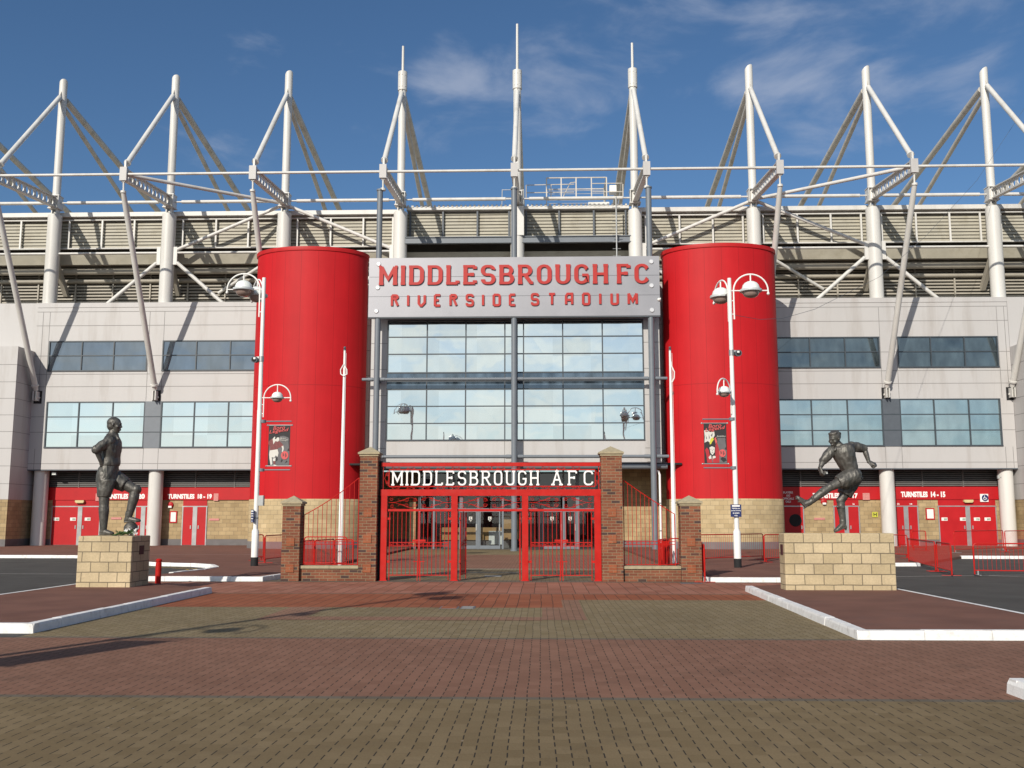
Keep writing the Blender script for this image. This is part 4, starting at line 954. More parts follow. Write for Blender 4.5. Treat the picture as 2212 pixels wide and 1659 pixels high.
b = MB(); rail(b, [(A_(1083), YPL+.6, 20.5), (A_(1084), YPL+.6, pz(402)), (A_(1131), YPL+.6, pz(402)), (A_(1131), YPL+.6, 20.5)], .025); rail(b, [(A_(1084), YPL+.6, pz(419)), (A_(1131), YPL+.6, pz(419))], .02)
tag(b.build('roof_handrail', M['galv']), 'thin grey handrail on the roof behind the central mast', 'handrail')
t = thing('access_ladder', 'thin vertical ladder with side rungs up the louvred screen to the roof platform', 'ladder', (5.9, YM-.6, 15.2))
YL = YM-.55; xl = AX(1331.5, 480, YL); b = MB(); b.tube([(xl, YL, 15.3), (xl, YL, AZ(1331, 425, YL))], .045, 8); b.build('rail', M['galv'], t)
b = MB(); z = 15.4
while z < 20.3: b.tube([(xl-.24, YL, z), (xl+.24, YL, z)], .018, 6); z += .42
b.build('rung', M['galv'], t)

# ------------------------------------------------------------------ middle bay: glazed entrance front
YG = 52.1
gx = lambda px, py=800: AX(px, py, YG)
gz = lambda py, px=1110: AZ(px, py, YG)
wx0, wx1 = gx(836), gx(1391); zt_, zb_ = gz(691), gz(952)
zc0, zc1 = gz(806), gz(839)
b = MB(); e0, e1 = -8.9, 8.9; zso = gz(1000)
b.box(-7.66, wx0, YG, YG+2.6, zso, 15.0); b.box(wx1, 7.66, YG, YG+2.6, zso, 15.0); b.box(e0, -7.662, YG+2.2, YG+2.5, zso, 14.6); b.box(7.662, e1, YG+2.2, YG+2.5, zso, 14.6); b.box(wx0, wx1, YG, YG+.35, zt_, 15.0); b.box(wx0, wx1, YG-.002, YG+.35, zso, zb_)
for x in (gx(1090, 970), gx(1131, 970)): joint_v(b, x, zso, zb_, YG)
for x in (-8.1, 8.1): joint_v(b, x, zso, 13.2, YG+2.2)
for z in (12.3, 10.9, 9.5, 8.1, 6.7, 5.3): joint_h(b, -7.655, wx0, z, YG); joint_h(b, wx1, 7.655, z, YG); joint_h(b, e0, -7.67, z, YG+2.2); joint_h(b, 7.67, e1, z, YG+2.2)
b.box(-7.6, 7.6, YG+.36, YG+5.2, 14.9, 14.99)
b.build('wall_cladding', [M['clad'], M['joint']], bld, smooth=False)
mulx = [gx(p) for p in (922, 1006, 1090.5, 1131, 1216, 1302)]
for (za, zb2, mz) in ((zc0, zt_, [gz(727), gz(764)]), (zb_, zc1, [gz(877), gz(914)])):
    win(wx0, wx1, za, zb2, mulx, mz, M['g_mid'], YG, .06)
b = MB(); b.box(wx0, wx1, YG-.02, YG+.1, zc1+.001, zc0-.001); b.m = 1; 
for x in mulx: b.box(x-.03, x+.03, YG-.03, YG+.02, zc1+.001, zc0-.001)
b.box(wx0, wx1, YG-.028, YG+.02, gz(823)-.03, gz(823)+.03)
b.build('spandrel_panel', [M['g_band'], M['frame']], bld, smooth=False)
b = MB(); b.tube([(-7.95, YG+.15, zso-.16), (7.95, YG+.15, zso-.16)], .17, 16); b.build('edge_tube', M['grey'], bld)
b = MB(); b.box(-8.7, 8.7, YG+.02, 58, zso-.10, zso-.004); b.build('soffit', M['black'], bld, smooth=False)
# cross tubes between the slate columns
for z in (AZ(1110, 818, YO), AZ(1110, 986, YO)):
    b = MB(); b.tube([(-8.0, YO+.1, z), (-7.25, YO+.1, z), (-.05, YO+.1, z), (7.15, YO+.1, z), (7.95, YO+.1, z)], .085, 12)
    for x in (-7.25, 0, 7.15):
        for s in (-1, 1): b.cyl((x+s*.18, YO+.1, z), (x+s*.45, YO+.1, z), .105, n=12)
    b.build('cross_tube', M['grey'], bld)
    b = MB()
    for x in (-7.2, -.02, 7.15): b.beam((x+.0, YO, z), (x, YG, z), .2, .25)
    b.build('bracket', M['dkgrey'], bld, smooth=False)
for x, lab in ((-7.22, 'slate grey tubular column left of the glazed entrance front'), (-.01, 'slate grey tubular column down the middle of the glazed entrance front'), (7.15, 'slate grey tubular column right of the glazed entrance front')):
    t = thing('steel_column', lab, 'column', (x, YO, 0), 'slate columns of the entrance front')
    b = MB(); b.cyl((x, YO, .0), (x, YO, 19.15), .155, n=20); b.build('shaft', M['grey'], t)
    b = MB(); b.cyl((x, YO, 19.10), (x, YO, 19.18), .19, n=20); b.cyl((x, YO, 0), (x, YO, .08), .2, n=20); b.build('flange', M['grey'], t)
# lobby under the glazing: side walls, dark room, glass doors
YD = 54.6; zl = zso-.1
b = MB(); b.box(5.0, 8.6, 55.4, 55.7, .45, zl-.001); b.build('stone_wall', M['sandw'], bld, smooth=False)
b = MB(); b.box(5.0, 8.6, 55.39, 55.7, 0, .45); b.build('plinth_band', M['plinthband'], bld, smooth=False)
b = MB(); b.box(-8.6, -5.35, 59.6, 59.9, .45, zl-.001); b.build('stone_wall', M['sandw'], bld, smooth=False)
b = MB(); b.box(-8.6, -5.35, 59.59, 59.9, 0, .45); b.build('plinth_band', M['plinthband'], bld, smooth=False)
b = MB(); b.box(-5.3, 5.0, 60.0, 60.2, 0, zl-.001); b.box(-5.35, -5.2, YD+.1, 60.0, 0, zl-.002); b.box(4.9, 5.05, YD+.1, 60, 0, zl-.002); b.build('lobby_wall', M['maroon'], bld, smooth=False)
b = MB(); b.box(-5.2, 4.9, YD+.02, 60, .0, .012); b.build('lobby_floor', M['plinthband'], bld, smooth=False)
dx = lambda px: AX(px, 1120, YD)
b = MB(); zh = AZ(1060, 1100, YD); zh2 = AZ(1060, 1106, YD)
posts_ = [906, 937, 996, 1033, 1086, 1133, 1165, 1217.5, 1248, 1290]
for px in posts_: 
    wd = .09 if px in (996, 1290, 1248) else .05
    b.box(dx(px)-wd, dx(px)+wd, YD, YD+.09, 0, zl)
b.box(dx(900), 4.95, YD+.005, YD+.085, zh-.05, zh+.05); b.box(dx(900), 4.95, YD+.006, YD+.084, zl-.12, zl-.001)
b.build('door_frame', M['grey'], bld, smooth=False)
for pa, pc in ((1000, 1033), (1033, 1083), (1168, 1217), (1217, 1246)):
    a_, c_ = dx(pa)+.06, dx(pc)-.06
    b = MB(); b.box(a_, a_+.07, YD+.02, YD+.07, .02, zh-.06); b.box(c_-.07, c_, YD+.02, YD+.07, .02, zh-.06); b.box(a_+.07, c_-.07, YD+.021, YD+.069, .02, .2); b.box(a_+.07, c_-.07, YD+.021, YD+.069, zh-.14, zh-.06)
    d = b.build('door', M['grey'], bld, smooth=False)
    h = MB(); h.box(c_-.07, c_+.0, YD-.03, YD+.02, 1.0, 1.35); h.build('handle', M['galv'], d, smooth=False)
    h = MB(); cx, cz = (a_+c_)/2, 1.62
    h.prism([(cx-.09, cz+.13), (cx-.09, cz-.03), (cx, cz-.14), (cx+.09, cz-.03), (cx+.09, cz+.13)], lambda u, v, d_: (u, d_, v), YD+.022, YD+.03)
    e = h.build('crest', M['bwhite'], d, smooth=False)
    h = MB(); f = lambda u, v, d_: (cx+u, d_, cz+v); strip(h, [(-.03, -.09), (0, -.02), (-.03, .05), (.02, .10)], .035, f, YD+.018, YD+.022); strip(h, [(0, 0), (.05, -.01), (.04, -.06)], .025, f, YD+.0165, YD+.022); h.build('crest_mark', M['dkgrey'], d, smooth=False)
b = MB(); b.add([(dx(906), YD+.045, .02), (4.9, YD+.045, .02), (4.9, YD+.045, zl), (dx(906), YD+.045, zl)], [(0, 1, 2, 3)]); b.build('glass_screen', M['g_door'], bld, smooth=False)
t = thing('reception_desk', 'light wooden reception desk seen through the open entrance doors', 'desk', (-1.9, 57.2, 0))
b = MB(); b.box(-4.4, -.4, 56.9, 57.5, .45, 1.15); b.box(-.75, .1, 56.6, 57.5, .5, 1.9); b.build('counter', M['wood'], t, smooth=False)
b = MB(); b.box(-4.3, -.45, 57.0, 57.4, 0.012, .45); b.build('kickboard', M['plinthband'], t, smooth=False)
b = MB(); b.box(-1.6, -.85, 56.86, 56.895, .2, .95); b.build('white_panel', M['trim'], t, smooth=False)
t = thing('stone_pier', 'narrow pale stone pier standing in the shade left of the entrance doors', 'pier', (-4.6, 54.9, 0))
b = MB(); xa, xb = AX(884, 1150, 54.9), AX(898, 1150, 54.9); b.box(xa, xb, 54.8, 55.1, 0.15, 2.55); b.build('shaft', M['sandw'], t, smooth=False)
b = MB(); b.box(xa-.03, xb+.03, 54.78, 55.12, 0, .15); b.build('base', M['plinthband'], t, smooth=False)

# ------------------------------------------------------------------ red drum towers
def tower(x, lab):
    yc, R = 53.5, 3.05; el = lambda q: setattr(q, 'v', [(a_, yc+(c_-yc)*.665, z_) for a_, c_, z_ in q.v])
    t = thing('drum_tower', lab, 'tower', (x, yc, 0), 'red drum towers either side of the entrance')
    b = MB(); b.lathe([(R, 2.66), (R, 15.92)], (x, yc, 0), 96, cap=False); el(b); b.build('drum', M['drum'], t, 60)
    b = MB(); b.lathe([(R, 15.88), (R+.06, 15.89), (R+.07, 15.93), (R+.07, 16.10), (R-.1, 16.12), (0, 16.12)], (x, yc, 0), 96, cap=False); el(b); b.build('rim', M['red'], t, 50)
    b = MB(); b.lathe([(R+.035, .46), (R+.035, 2.64), (R-.02, 2.67)], (x, yc, 0), 96, cap=False); el(b); b.build('stone_base', M['sand'], t, 60)
    b = MB(); b.lathe([(R+.06, 0), (R+.06, .44), (R+.03, .47)], (x, yc, 0), 96, cap=False); el(b); b.build('plinth_band', M['plinthband'], t, 60)
tower(-11.22, 'tall red drum tower on a buff stone base, left of the entrance'); tower(11.10, 'tall red drum tower on a buff stone base, right of the entrance')
t = thing('drainpipe', 'white drainpipe with a bent top beside the right red drum tower', 'drainpipe', (8.15, 51.9, 0))
xp = AX(1426.5, 1100, 51.6); b = MB(); b.tube([(xp-.18, 51.9, AZ(1426, 1016, 51.6)), (xp-.05, 51.75, AZ(1426, 1018, 51.6)), (xp, 51.6, AZ(1426, 1026, 51.6)), (xp, 51.6, 0)], .055, 10); b.build('pipe', M['trim'], t)
b = MB(); 
for z in (1.0, 2.4): b.cyl((xp, 51.6, z), (xp, 51.6, z+.06), .07, n=10)
b.build('clip', M['galv'], t)
X = AX(1424.6, 690, 51.3); b = MB(); b.box(X-.08, X+.08, 51.2, 51.5, AZ(1424, 651, 51.3), AZ(1424, 644, 51.3)); b.ball((X-.02, 51.18, AZ(1424, 648, 51.3)), .09, 10, 7)
# (white sensor box between the name board and the right drum)
tag(b.build('sensor_box', M['trim']), 'small white sensor box between the name board and the right red drum tower', 'sensor')

# ------------------------------------------------------------------ name board over the entrance
YB = 51.2
t = thing('name_board', 'big brushed metal name board over the entrance with two lines of raised red letters', 'sign', (0, YB, 12.1))
x0, x1 = AX(796.5, 620, YB), AX(1425, 620, YB); z0, z1 = AZ(1110, 683.5, YB), AZ(1110, 555, YB)
s1, s2 = AZ(1110, 596.5, YB), AZ(1110, 639, YB)
b = MB(); zz = [z0, s2, s1, z1]
for a_, c_ in zip(zz[:-1], zz[1:]): b.box(x0, x1, YB, YB+.035, a_+.008, c_-.008)
b.build('panel', M['sheet'], t, smooth=False)
b = MB(); b.box(x0+.02, x1-.02, YB+.02, YB+.06, z0-.001, z1-.02); b.box(x0, x1, YB+.03, YB+.25, z0-.05, z0-.002); b.build('backing_frame', M['dkgrey'], t, smooth=False)
b = MB()
for px, py in ((818, 570.5), (816, 621.5), (813, 672), (1407, 565.5), (1407.5, 617), (1408.5, 670)):
    X, Z = AX(px, py, YB), AZ(px, py, YB); q = MB(); q.lathe([(0, 0), (.10, .0), (.125, .03), (.125, .05), (0, .05)], (0, 0, 0), 18); q.v = [(X+u, YB-.05+w_, Z+v) for u, v, w_ in q.v]; q.build('stud', M['sheetlight'], t)
stroke_text(t, 'redletter', 'MIDDLESBROUGH FC', AX(824, 600, YB), AX(1398, 595, YB), AZ(1110, 614.5, YB), AZ(1110, 572.5, YB), YB-.085, .055, .208, .62, .29, True, gap=.46, space=.30, ky=.64)
stroke_text(t, 'redletter', 'RIVERSIDE', AX(847, 650, YB), AX(1113, 650, YB), AZ(1110, 662, YB), AZ(1110, 634.5, YB), YB-.07, .04, .185, .46, .15, False, gap=.80)
stroke_text(t, 'redletter', 'STADIUM', AX(1149, 650, YB), AX(1375, 650, YB), AZ(1110, 661, YB), AZ(1110, 633.5, YB), YB-.07, .04, .185, .46, .15, False, gap=.84)

# ================================================================== GATES, PILLARS, WALLS
YG1 = 26.45
gate = thing('entrance_gate', 'tall red wrought iron gateway of three bays under white club lettering', 'gate', (0, YG1, 0))
px_ = lambda p, y=1120: AX(p, y, YG1); pz_ = lambda y, p=1060: AZ(p, y, YG1)
posts = [(px_(822), px_(835.5)), (px_(974.5), px_(988)), (px_(1127.5), px_(1141)), (px_(1284), px_(1298))]
lz0, lz1 = pz_(1071), pz_(1057); bz0, bz1 = pz_(1007), pz_(999)
for (a, c) in posts:
    b = MB(); b.box(a, c, YG1, YG1+.16, 0, lz0-.001); b.box(a-.03, c+.03, YG1-.02, YG1+.18, 0, .02); b.build('gate_post', M['gatered'], gate, smooth=False)
b = MB(); b.box(posts[0][0]-.02, posts[3][1]+.05, YG1-.003, YG1+.163, lz0, lz1); b.build('lintel', M['gatered'], gate, smooth=False)
b = MB(); b.box(posts[0][0]-.01, px_(1300), YG1+.03, YG1+.13, bz0, bz1); b.build('top_beam', M['gatered'], gate, smooth=False)
def spiral(cx, cz, r, a0, turns, s=1, n=16):
    return [(cx+r*(1-.78*i/n)*cos(radians(a0+s*360*turns*i/n)), cz+r*(1-.78*i/n)*sin(radians(a0+s*360*turns*i/n))) for i in range(n+1)]
def wire(b, pts, r=.006, y=YG1+.08): b.tube([(u, y, v) for u, v in pts], r, 5)
# name panel over the lintel
nx0, nx1 = px_(838), px_(1287); nz0, nz1 = pz_(1050.5), pz_(1014.5)
b = MB()
for z in (nz0, nz1): b.box(nx0, nx1, YG1+.06, YG1+.10, z-.014, z+.014)
for x in (nx0, nx1): b.box(x-.012, x+.012, YG1+.061, YG1+.099, nz0+.014, nz1-.014)
k = 0; x = nx0+.1
while x < nx1-.2:
    s = 1 if k % 2 else -1
    for zc, r in (((lz1+nz0)/2, .030), ((nz1+bz0)/2, .034)):
        wire(b, spiral(x, zc-.004*s, r, 180, 1.3, s), .006); wire(b, spiral(x+.16, zc+.004*s, r, 0, 1.3, -s), .006)
        wire(b, [(x+r, zc-r*.6*s), (x+.08, zc), (x+.16-r, zc+r*.6*s)], .006)
    x += .40; k += 1
for xs_, s in ((nx0-.05, -1), (nx1+.05, 1)):
    for dz in (.08, -.08):
        wire(b, spiral(xs_, (nz0+nz1)/2+dz*1.3, .05, 0, 1.4, s), .007)
    wire(b, [(xs_-s*.02, nz1-.02), (xs_+s*.07, (nz0+nz1)/2), (xs_-s*.02, nz0+.02)], .007)
xm = (nx0+nx1)/2
for (za, zc) in ((lz1, nz0), (nz1, bz0)): b.box(xm-.012, xm+.012, YG1+.07, YG1+.09, za, zc)
for xq in (posts[0][0]+.04, posts[3][1]-.04): b.box(xq-.012, xq+.012, YG1+.07, YG1+.09, lz1, bz0)
b.build('name_panel', M['gatered'], gate)
lza, lzb = pz_(1048.5), pz_(1016.5)
stroke_text(gate, 'letter', 'MIDDLESBROUGH', px_(847), px_(1162), lza, lzb, YG1+.03, .045, .108, .60, .24, True, gap=.46)
stroke_text(gate, 'letter', 'AFC', px_(1195), px_(1281), lza, lzb, YG1+.03, .045, .108, .60, .24, True, gap=.62)
# fixed scroll panels under the lintel
tz0, tz1 = pz_(1103.5), pz_(1100)
for k in range(3):
    xa, xb = posts[k][1], posts[k+1][0]; b = MB(); b.box(xa, xb, YG1+.05, YG1+.11, tz0-.012, tz1+.006)
    zb = tz1+.02; zt = lz0-.02; H_ = zt-zb; hb = (xb-xa)/2
    for side in (0, 1):
        xo = xa+hb*side; sg = 1 if side == 0 else -1; mx_ = lambda u: xo+hb*(u if side == 0 else 1-u)
        b.box(mx_(1)-.008, mx_(1)+.008, YG1+.07, YG1+.09, zb-.02, zt+.02)
        wire(b, [(mx_(.02), zb+H_*.5), (mx_(.25), zb+H_*.52), (mx_(.75), zb+H_*.96)]); wire(b, [(mx_(.02), zb+H_*.5), (mx_(.25), zb+H_*.48), (mx_(.75), zb+H_*.04)])
        for zz, s2 in ((.80, 1), (.20, -1)):
            for u, r in ((.13, .055), (.60, .062), (.86, .058)):
                zc = zb+H_*zz if u < .5 else zb+H_*(.5+(.26 if u != .74 else .16)*s2)
                wire(b, spiral(mx_(u), zc, r, 90 if u < .5 else 200, 1.35, s2*sg), .0055)
            wire(b, [(mx_(.12+.02), zb+H_*(.5+.30*s2)+.05*s2), (mx_(.2), zb+H_*(.5+.46*s2)), (mx_(.27), zb+H_*(.5+.30*s2)+.055*s2)], .0055)
            wire(b, [(mx_(.27)+.05*sg, zb+H_*(.5+.30*s2)), (mx_(.40), zb+H_*(.5+.12*s2)), (mx_(.52), zb+H_*(.5+.22*s2))], .0055)
            wire(b, arc(mx_(.72), zb+H_*.5, .20, H_*.42, 20 if s2 > 0 else -20, 160 if s2 > 0 else -160, 10), .0055)
    b.build('scroll_panel', M['gatered'], gate)
def leaf(hinge, ang, Lw, flip=1, lock=True, bolt=True):
    """gate leaf hung at hinge (x, y); ang 0 = closed towards +x"""
    ca, sa = cos(ang), sin(ang)
    P = lambda u, v, d=0.0: (hinge[0]+flip*(u*ca)-flip*d*sa*0-(d*sa if flip > 0 else -d*sa)*1, hinge[1]+u*sa+d*ca, v)
    zt, zb2, zm0, zm1 = tz0-.03, .15, pz_(1179.5), pz_(1172)
    b = MB()
    def bar(u0, v0, u1, v1, r): b.tube([P(u0, v0), P(u1, v1)], r, 6)
    for u in (0.012, Lw-.012): bar(u, .02 if u < .1 else zb2-.03, u, zt, .014)
    for z in (zb2, zm0, zm1): b.beam(P(0, z), P(Lw, z), .028, .02)
    n = 7; 
    for k in range(1, n): u = Lw*k/n; bar(u, zb2, u, zt-(.0 if True else 0), .0085)
    lf = b.build('gate_leaf', M['gatered'], gate)
    b = MB()
    for k in range(5):
        u = Lw*(k+.5)/5; s = 1 if k % 2 else -1; zc = (zm0+zm1)/2
        pts = spiral(u-.03, zc, .024, 0, 1.3, s)+[]; b.tube([P(a_, z) for a_, z in pts], .006, 5); b.tube([P(u-.01, zc+.02*s), P(u+.03, zc-.02*s), P(u+.06, zc)], .006, 5)
    b.build('scroll_rail', M['gatered'], lf)
    b = MB()
    for z in (1.62, .5): b.beam(P(-.06, z), P(.03, z), .04, .06)
    b.build('hinge', M['gatered'], lf, smooth=False)
    if lock:
        b = MB(); z = pz_(1168); b.beam(P(Lw-.17, z), P(Lw+.0, z), .05, .055); b.build('lock_box', M['gatered'], lf, smooth=False)
    if bolt:
        b = MB(); z = pz_(1213.5); b.beam(P(Lw-.03, 0.0), P(Lw-.03, z+.02), .02, .02); b.beam(P(Lw-.15, z), P(Lw, z), .018, .018); b.build('drop_bolt', M['gatered'], lf, smooth=False)
    return lf
yh = YG1+.06
for k in (0, 2):
    xa, xb = posts[k][1]+.06, posts[k+1][0]-.06; Lw = (xb-xa)/2-.006
    leaf((xa, yh), 0.02 if k == 0 else .03, Lw); leaf((xb, yh), 0.02 if k == 0 else .03, Lw, -1)
leaf((posts[1][1]+.07, yh+.06), radians(84), .86); leaf((posts[2][0]-.05, yh+.06), radians(88), .86, -1)
# pillars
def cap(b, x0, x1, y0, y1, z):
    o = .055; h1, h2, h3 = .055, .10, .27
    b.box(x0-.02, x1+.02, y0-.02, y1+.02, z, z+h1)
    cx, cy = (x0+x1)/2, (y0+y1)/2
    lo = [(x0-o, y0-o, z+h1), (x1+o, y0-o, z+h1), (x1+o, y1+o, z+h1), (x0-o, y1+o, z+h1)]; hi = [(x, y, z+h2) for x, y, _ in lo]
    b.add(lo+hi+[(cx, cy, z+h3)], [(3, 2, 1, 0), (0, 1, 5, 4), (1, 2, 6, 5), (2, 3, 7, 6), (3, 0, 4, 7), (4, 5, 8), (5, 6, 8), (6, 7, 8), (7, 4, 8)])
def pillar(x0, x1, y0, y1, h, lab):
    t = thing('brick_pillar', lab, 'pillar', ((x0+x1)/2, y0, 0), 'brick gate pillars')
    b = MB(); b.box(x0, x1, y0, y1, 0, h); b.build('shaft', M['brick'], t, smooth=False)
    b = MB(); cap(b, x0, x1, y0, y1, h); b.build('capstone', M['cap'], t, smooth=False)
    zs = [h-1.0, h-1.0-.98, h-1.0-1.78] if h > 2.6 else [h-.75, h-1.52]
    zs = [1.78, 1.10, .34] if h > 2.6 else [1.02, .34]
    for z in zs:
        b = MB(); b.box((x0+x1)/2-.105, (x0+x1)/2+.105, y0-.022, y0+.05, z-.11, z+.11); b.build('brick_panel', M['relief'], t, smooth=False)
yp = 26.25
P1, P2, P3, P4 = (AX(608.5, 1170, yp), AX(647, 1170, yp)), (AX(775.5, 1120, yp), AX(813.5, 1120, yp)), (AX(1299.5, 1120, yp), AX(1345, 1120, yp)), (AX(1471, 1170, yp), AX(1515, 1170, yp))
ht = AZ(798, 985.5, yp); hs = AZ(631, 1092.5, yp)
pillar(*P1, yp, yp+.45, hs, 'short brick pillar at the far left of the gateway, beside the lamp post'); pillar(*P2, yp, yp+.50, ht, 'tall brick pillar on the left side of the red gates')
pillar(*P3, yp, yp+.50, ht, 'tall brick pillar on the right side of the red gates'); pillar(*P4, yp, yp+.45, hs, 'short brick pillar at the far right of the gateway, beside the small barrier')
b = MB(); b.box(P2[1]+.002, posts[0][0]-.004, yp+.30, yp+.46, 0, bz1+.05); tag(b.build('gap_filler', M['black'], smooth=False), 'narrow black filler added for the shaded gap between the left tall pillar and the red gate post', 'post')  # added black filler; the dark of the shaded gap is put into its colour
def wall(x0, x1, lab):
    y0, y1 = yp+.12, yp+.36; t = thing('dwarf_wall', lab, 'wall', ((x0+x1)/2, y0, 0), 'low brick walls beside the gates')
    b = MB(); b.box(x0, x1, y0, y1, 0, .325); b.build('brickwork', M['brick'], t, smooth=False)
    b = MB(); xm = (x0+x1)/2; b.box(x0, xm-.003, y0-.04, y1+.04, .325, .40); b.box(xm+.003, x1, y0-.04, y1+.04, .325, .40); b.build('coping', M['cap'], t, smooth=False)
wall(P1[1]+.002, P2[0]-.002, 'low brick wall with stone coping between the two left pillars'); wall(P3[1]+.002, P4[0]-.002, 'low brick wall with stone coping between the two right pillars')
def railing(x0, x1, z0, z1, lab, bow):
    """railing rising from z0 at x0 to z1 at x1"""
    y = yp+.24; t = thing('sloped_railing', lab, 'railing', ((x0+x1)/2, y, .4), 'red sloped railings on the low walls')
    n = 12; top = lambda u: z0+(z1-z0)*u+bow*4*u*(1-u)
    b = MB(); b.tube([(x0+(x1-x0)*k/12, y, top(k/12)) for k in range(13)], .012, 6)
    for z in (.43, .95, 1.03): b.tube([(x0, y, z), (x1, y, z)], .010, 6)
    for u in (.0, 1.0): b.tube([(x0+(x1-x0)*u, y, .40), (x0+(x1-x0)*u, y, top(u))], .013, 6)
    b.build('frame', M['gatered'], t)
    b = MB()
    for k in range(1, n): u = k/n; b.tube([(x0+(x1-x0)*u, y, .43), (x0+(x1-x0)*u, y, top(u))], .0075, 6)
    b.build('bars', M['gatered'], t)
    b = MB(); 
    k = 0; x = min(x0, x1)+.08
    while x < max(x0, x1)-.05: b.tube([(u, y, v) for u, v in spiral(x, .99, .026, 90, 1.2, 1 if k % 2 else -1)], .005, 5); x += .12; k += 1
    b.build('scroll_rail', M['gatered'], t)
railing(P1[1]+.05, P2[0]-.06, 1.72, 2.70, 'red railing sloping up to the right on the left low wall', -.06)
railing(P4[0]-.12, P3[1]+.05, 1.74, 2.63, 'red railing sloping down to the right on the right low wall', -.02)

# ================================================================== LAMP POSTS
def lamp_head(b1, b2, b3, c, s):
    """dome, rim, bowl; c = centre of rim, s = rim radius"""
    b1.lathe([(s*.80, s*.10), (s*.79, s*.28), (s*.72, s*.50), (s*.56, s*.70), (s*.32, s*.83), (0, s*.88)], c, 24, cap=False)
    b2.lathe([(s*.78, -.13*s), (s*.98, -.11*s), (s*1.0, .0), (s*.98, .10*s), (s*.78, .13*s), (s*.70, .0), (s*.78, -.13*s)], c, 28, cap=False)
    b3.lathe([(s*.74, -.08*s), (s*.72, -.28*s), (s*.60, -.48*s), (s*.38, -.62*s), (0, -.68*s)], c, 24, cap=False)
def lamp_arm(t, x, y, zc, R, s, ang, drop):
    """hooped arm in the direction ang with a round lantern under the hoop"""
    d = Vector((cos(ang), sin(ang), 0)); o = Vector((x, y, 0)); off = .13
    P = lambda u, z: o+d*u+Vector((0, 0, z))
    cu = off+R; a = MB(); r = .026 if R > .5 else .021
    hoop = [P(off, zc-drop)]+[P(off, zc-.05)]+[P(cu-R*cos(pi*k/18), zc+R*.98*sin(pi*k/18)) for k in range(19)]+[P(cu+R, zc-.06)]
    a.tube(hoop, r, 10); a.ball(P(cu+R, zc-.10), r*1.9, 10, 7)
    for z in ((-.35*drop), (-.82*drop)): a.tube([P(.05, zc+z), P(off, zc+z)], r*.7, 8)
    a.tube([P(0, zc), P(cu-s*.9, zc)], r*.85, 8); a.tube([P(cu+s*.9, zc), P(cu+R, zc)], r*.85, 8)
    a.tube([P(cu, zc+R*.97), P(cu, zc+s*.8)], r*.9, 8)
    a.build('arm', M['trim'], t)
    b1, b2, b3 = MB(), MB(), MB(); lamp_head(b1, b2, b3, P(cu, zc), s)
    h = b1.build('lamp_head', M['lampwhite'], t); b2.build('rim', M['lamprim'], h); b3.build('bowl', M['bowl'], h)
def lamp_post(x, y, lab, arms, zb=.10, h=9.5):
    t = thing('lamp_post', lab, 'lamp post', (x, y, zb), 'white lamp posts with hooped arms')
    b = MB(); b.tube([(x, y, zb+.28), (x, y, 1.22), (x, y, 1.30)], [.115, .115, .075], 18); b.tube([(x, y, 1.30), (x, y, 5.2), (x, y, 5.21), (x, y, h)], [.078, .078, .070, .062], 16); b.build('pole', M['trim'], t)
    b = MB(); b.cyl((x, y, zb), (x, y, zb+.279), .12, n=18); b.build('black_base', M['black'], t)
    for a in arms: lamp_arm(t, x, y, *a)
    return t
LX, LY, RX, RY = -7.98, 32.7, 7.56, 32.0
z1 = 9.32
up_arm = lambda ang: (z1, .56, .36, ang, .95)
lo_arm = lambda ang: (5.62, .45, .23, ang, .65)
lamp_post(LX, LY, 'white lamp post left of the gates, big lantern arching out to the left', [up_arm(pi), (z1-.08, .56, .36, radians(124), .95), lo_arm(0)], h=9.72)
lamp_post(RX, RY, 'white lamp post right of the gates, big lantern arching out to the right', [(9.0, .56, .36, 0.0, .95), (8.95, .56, .36, radians(104), .95), (5.60, .45, .23, radians(-128), .65)], h=9.42)
lamp_post(-7.75, 5.4, 'white lamp post outside the left edge that throws the long shadow on the paving', [up_arm(radians(-40)), up_arm(radians(80)), lo_arm(-0.5)], h=9.5)
def banner(x, y, dirx, z0, z1, lab, art):
    """cloth on two rods, hung between two clamped arms"""
    t = thing('banner', lab, 'banner', (x, y, z0), 'portrait banners on the lamp posts')
    xo = lambda u: x+dirx*u
    b = MB()
    for z in (z1+.13, z0-.13):
        b.tube([(xo(.05), y, z), (xo(.95), y, z)], .022, 8); b.cyl((x, y, z-.05), (x, y, z+.05), .10, n=14)
    b.build('arm', M['grey'], t)
    b = MB()
    for z in (z1, z0):
        b.tube([(xo(.16), y, z), (xo(.98), y, z)], .016, 8)
        for u in (.16, .98): b.ball((xo(u), y, z), .03, 8, 6)
    b.build('rod', M['galv'], t)
    ua, ub = .20, .92; xl = min(xo(ua), xo(ub)); w_ = abs(xo(ub)-xo(ua)); hh = z1-z0
    b = MB(); b.box(xl, xl+w_, y-.006, y+.006, z0+.016, z1-.016); cl = b.build('cloth', M['screen'], t, smooth=False)
    F = lambda u, v, d: (xl+u*w_, d, z0+v*hh)
    cnt = [0]
    def poly(name, mat, pts, bb=None):
        cnt[0] += 1; q = MB(); d = y-.006-.0016*cnt[0]
        for p in (pts if isinstance(pts[0][0], (tuple, list)) else [pts]): q.prism([(u/100, v/100) for u, v in p], F, d, y-.0065)
        return q.build(name, M[mat], cl, smooth=False)
    def word(s, u0, u1, v0, v1, mat, rot=0, shear=.25, bold=.0):
        cnt[0] += 1; q = MB(); put_text(q, s, xl+u0*w_, xl+u1*w_, z0+v0*hh, z0+v1*hh, y-.006-.0016*cnt[0], .004, bold, shear, rot); q.build('lettering', M[mat], cl, smooth=False)
    art(poly, word)
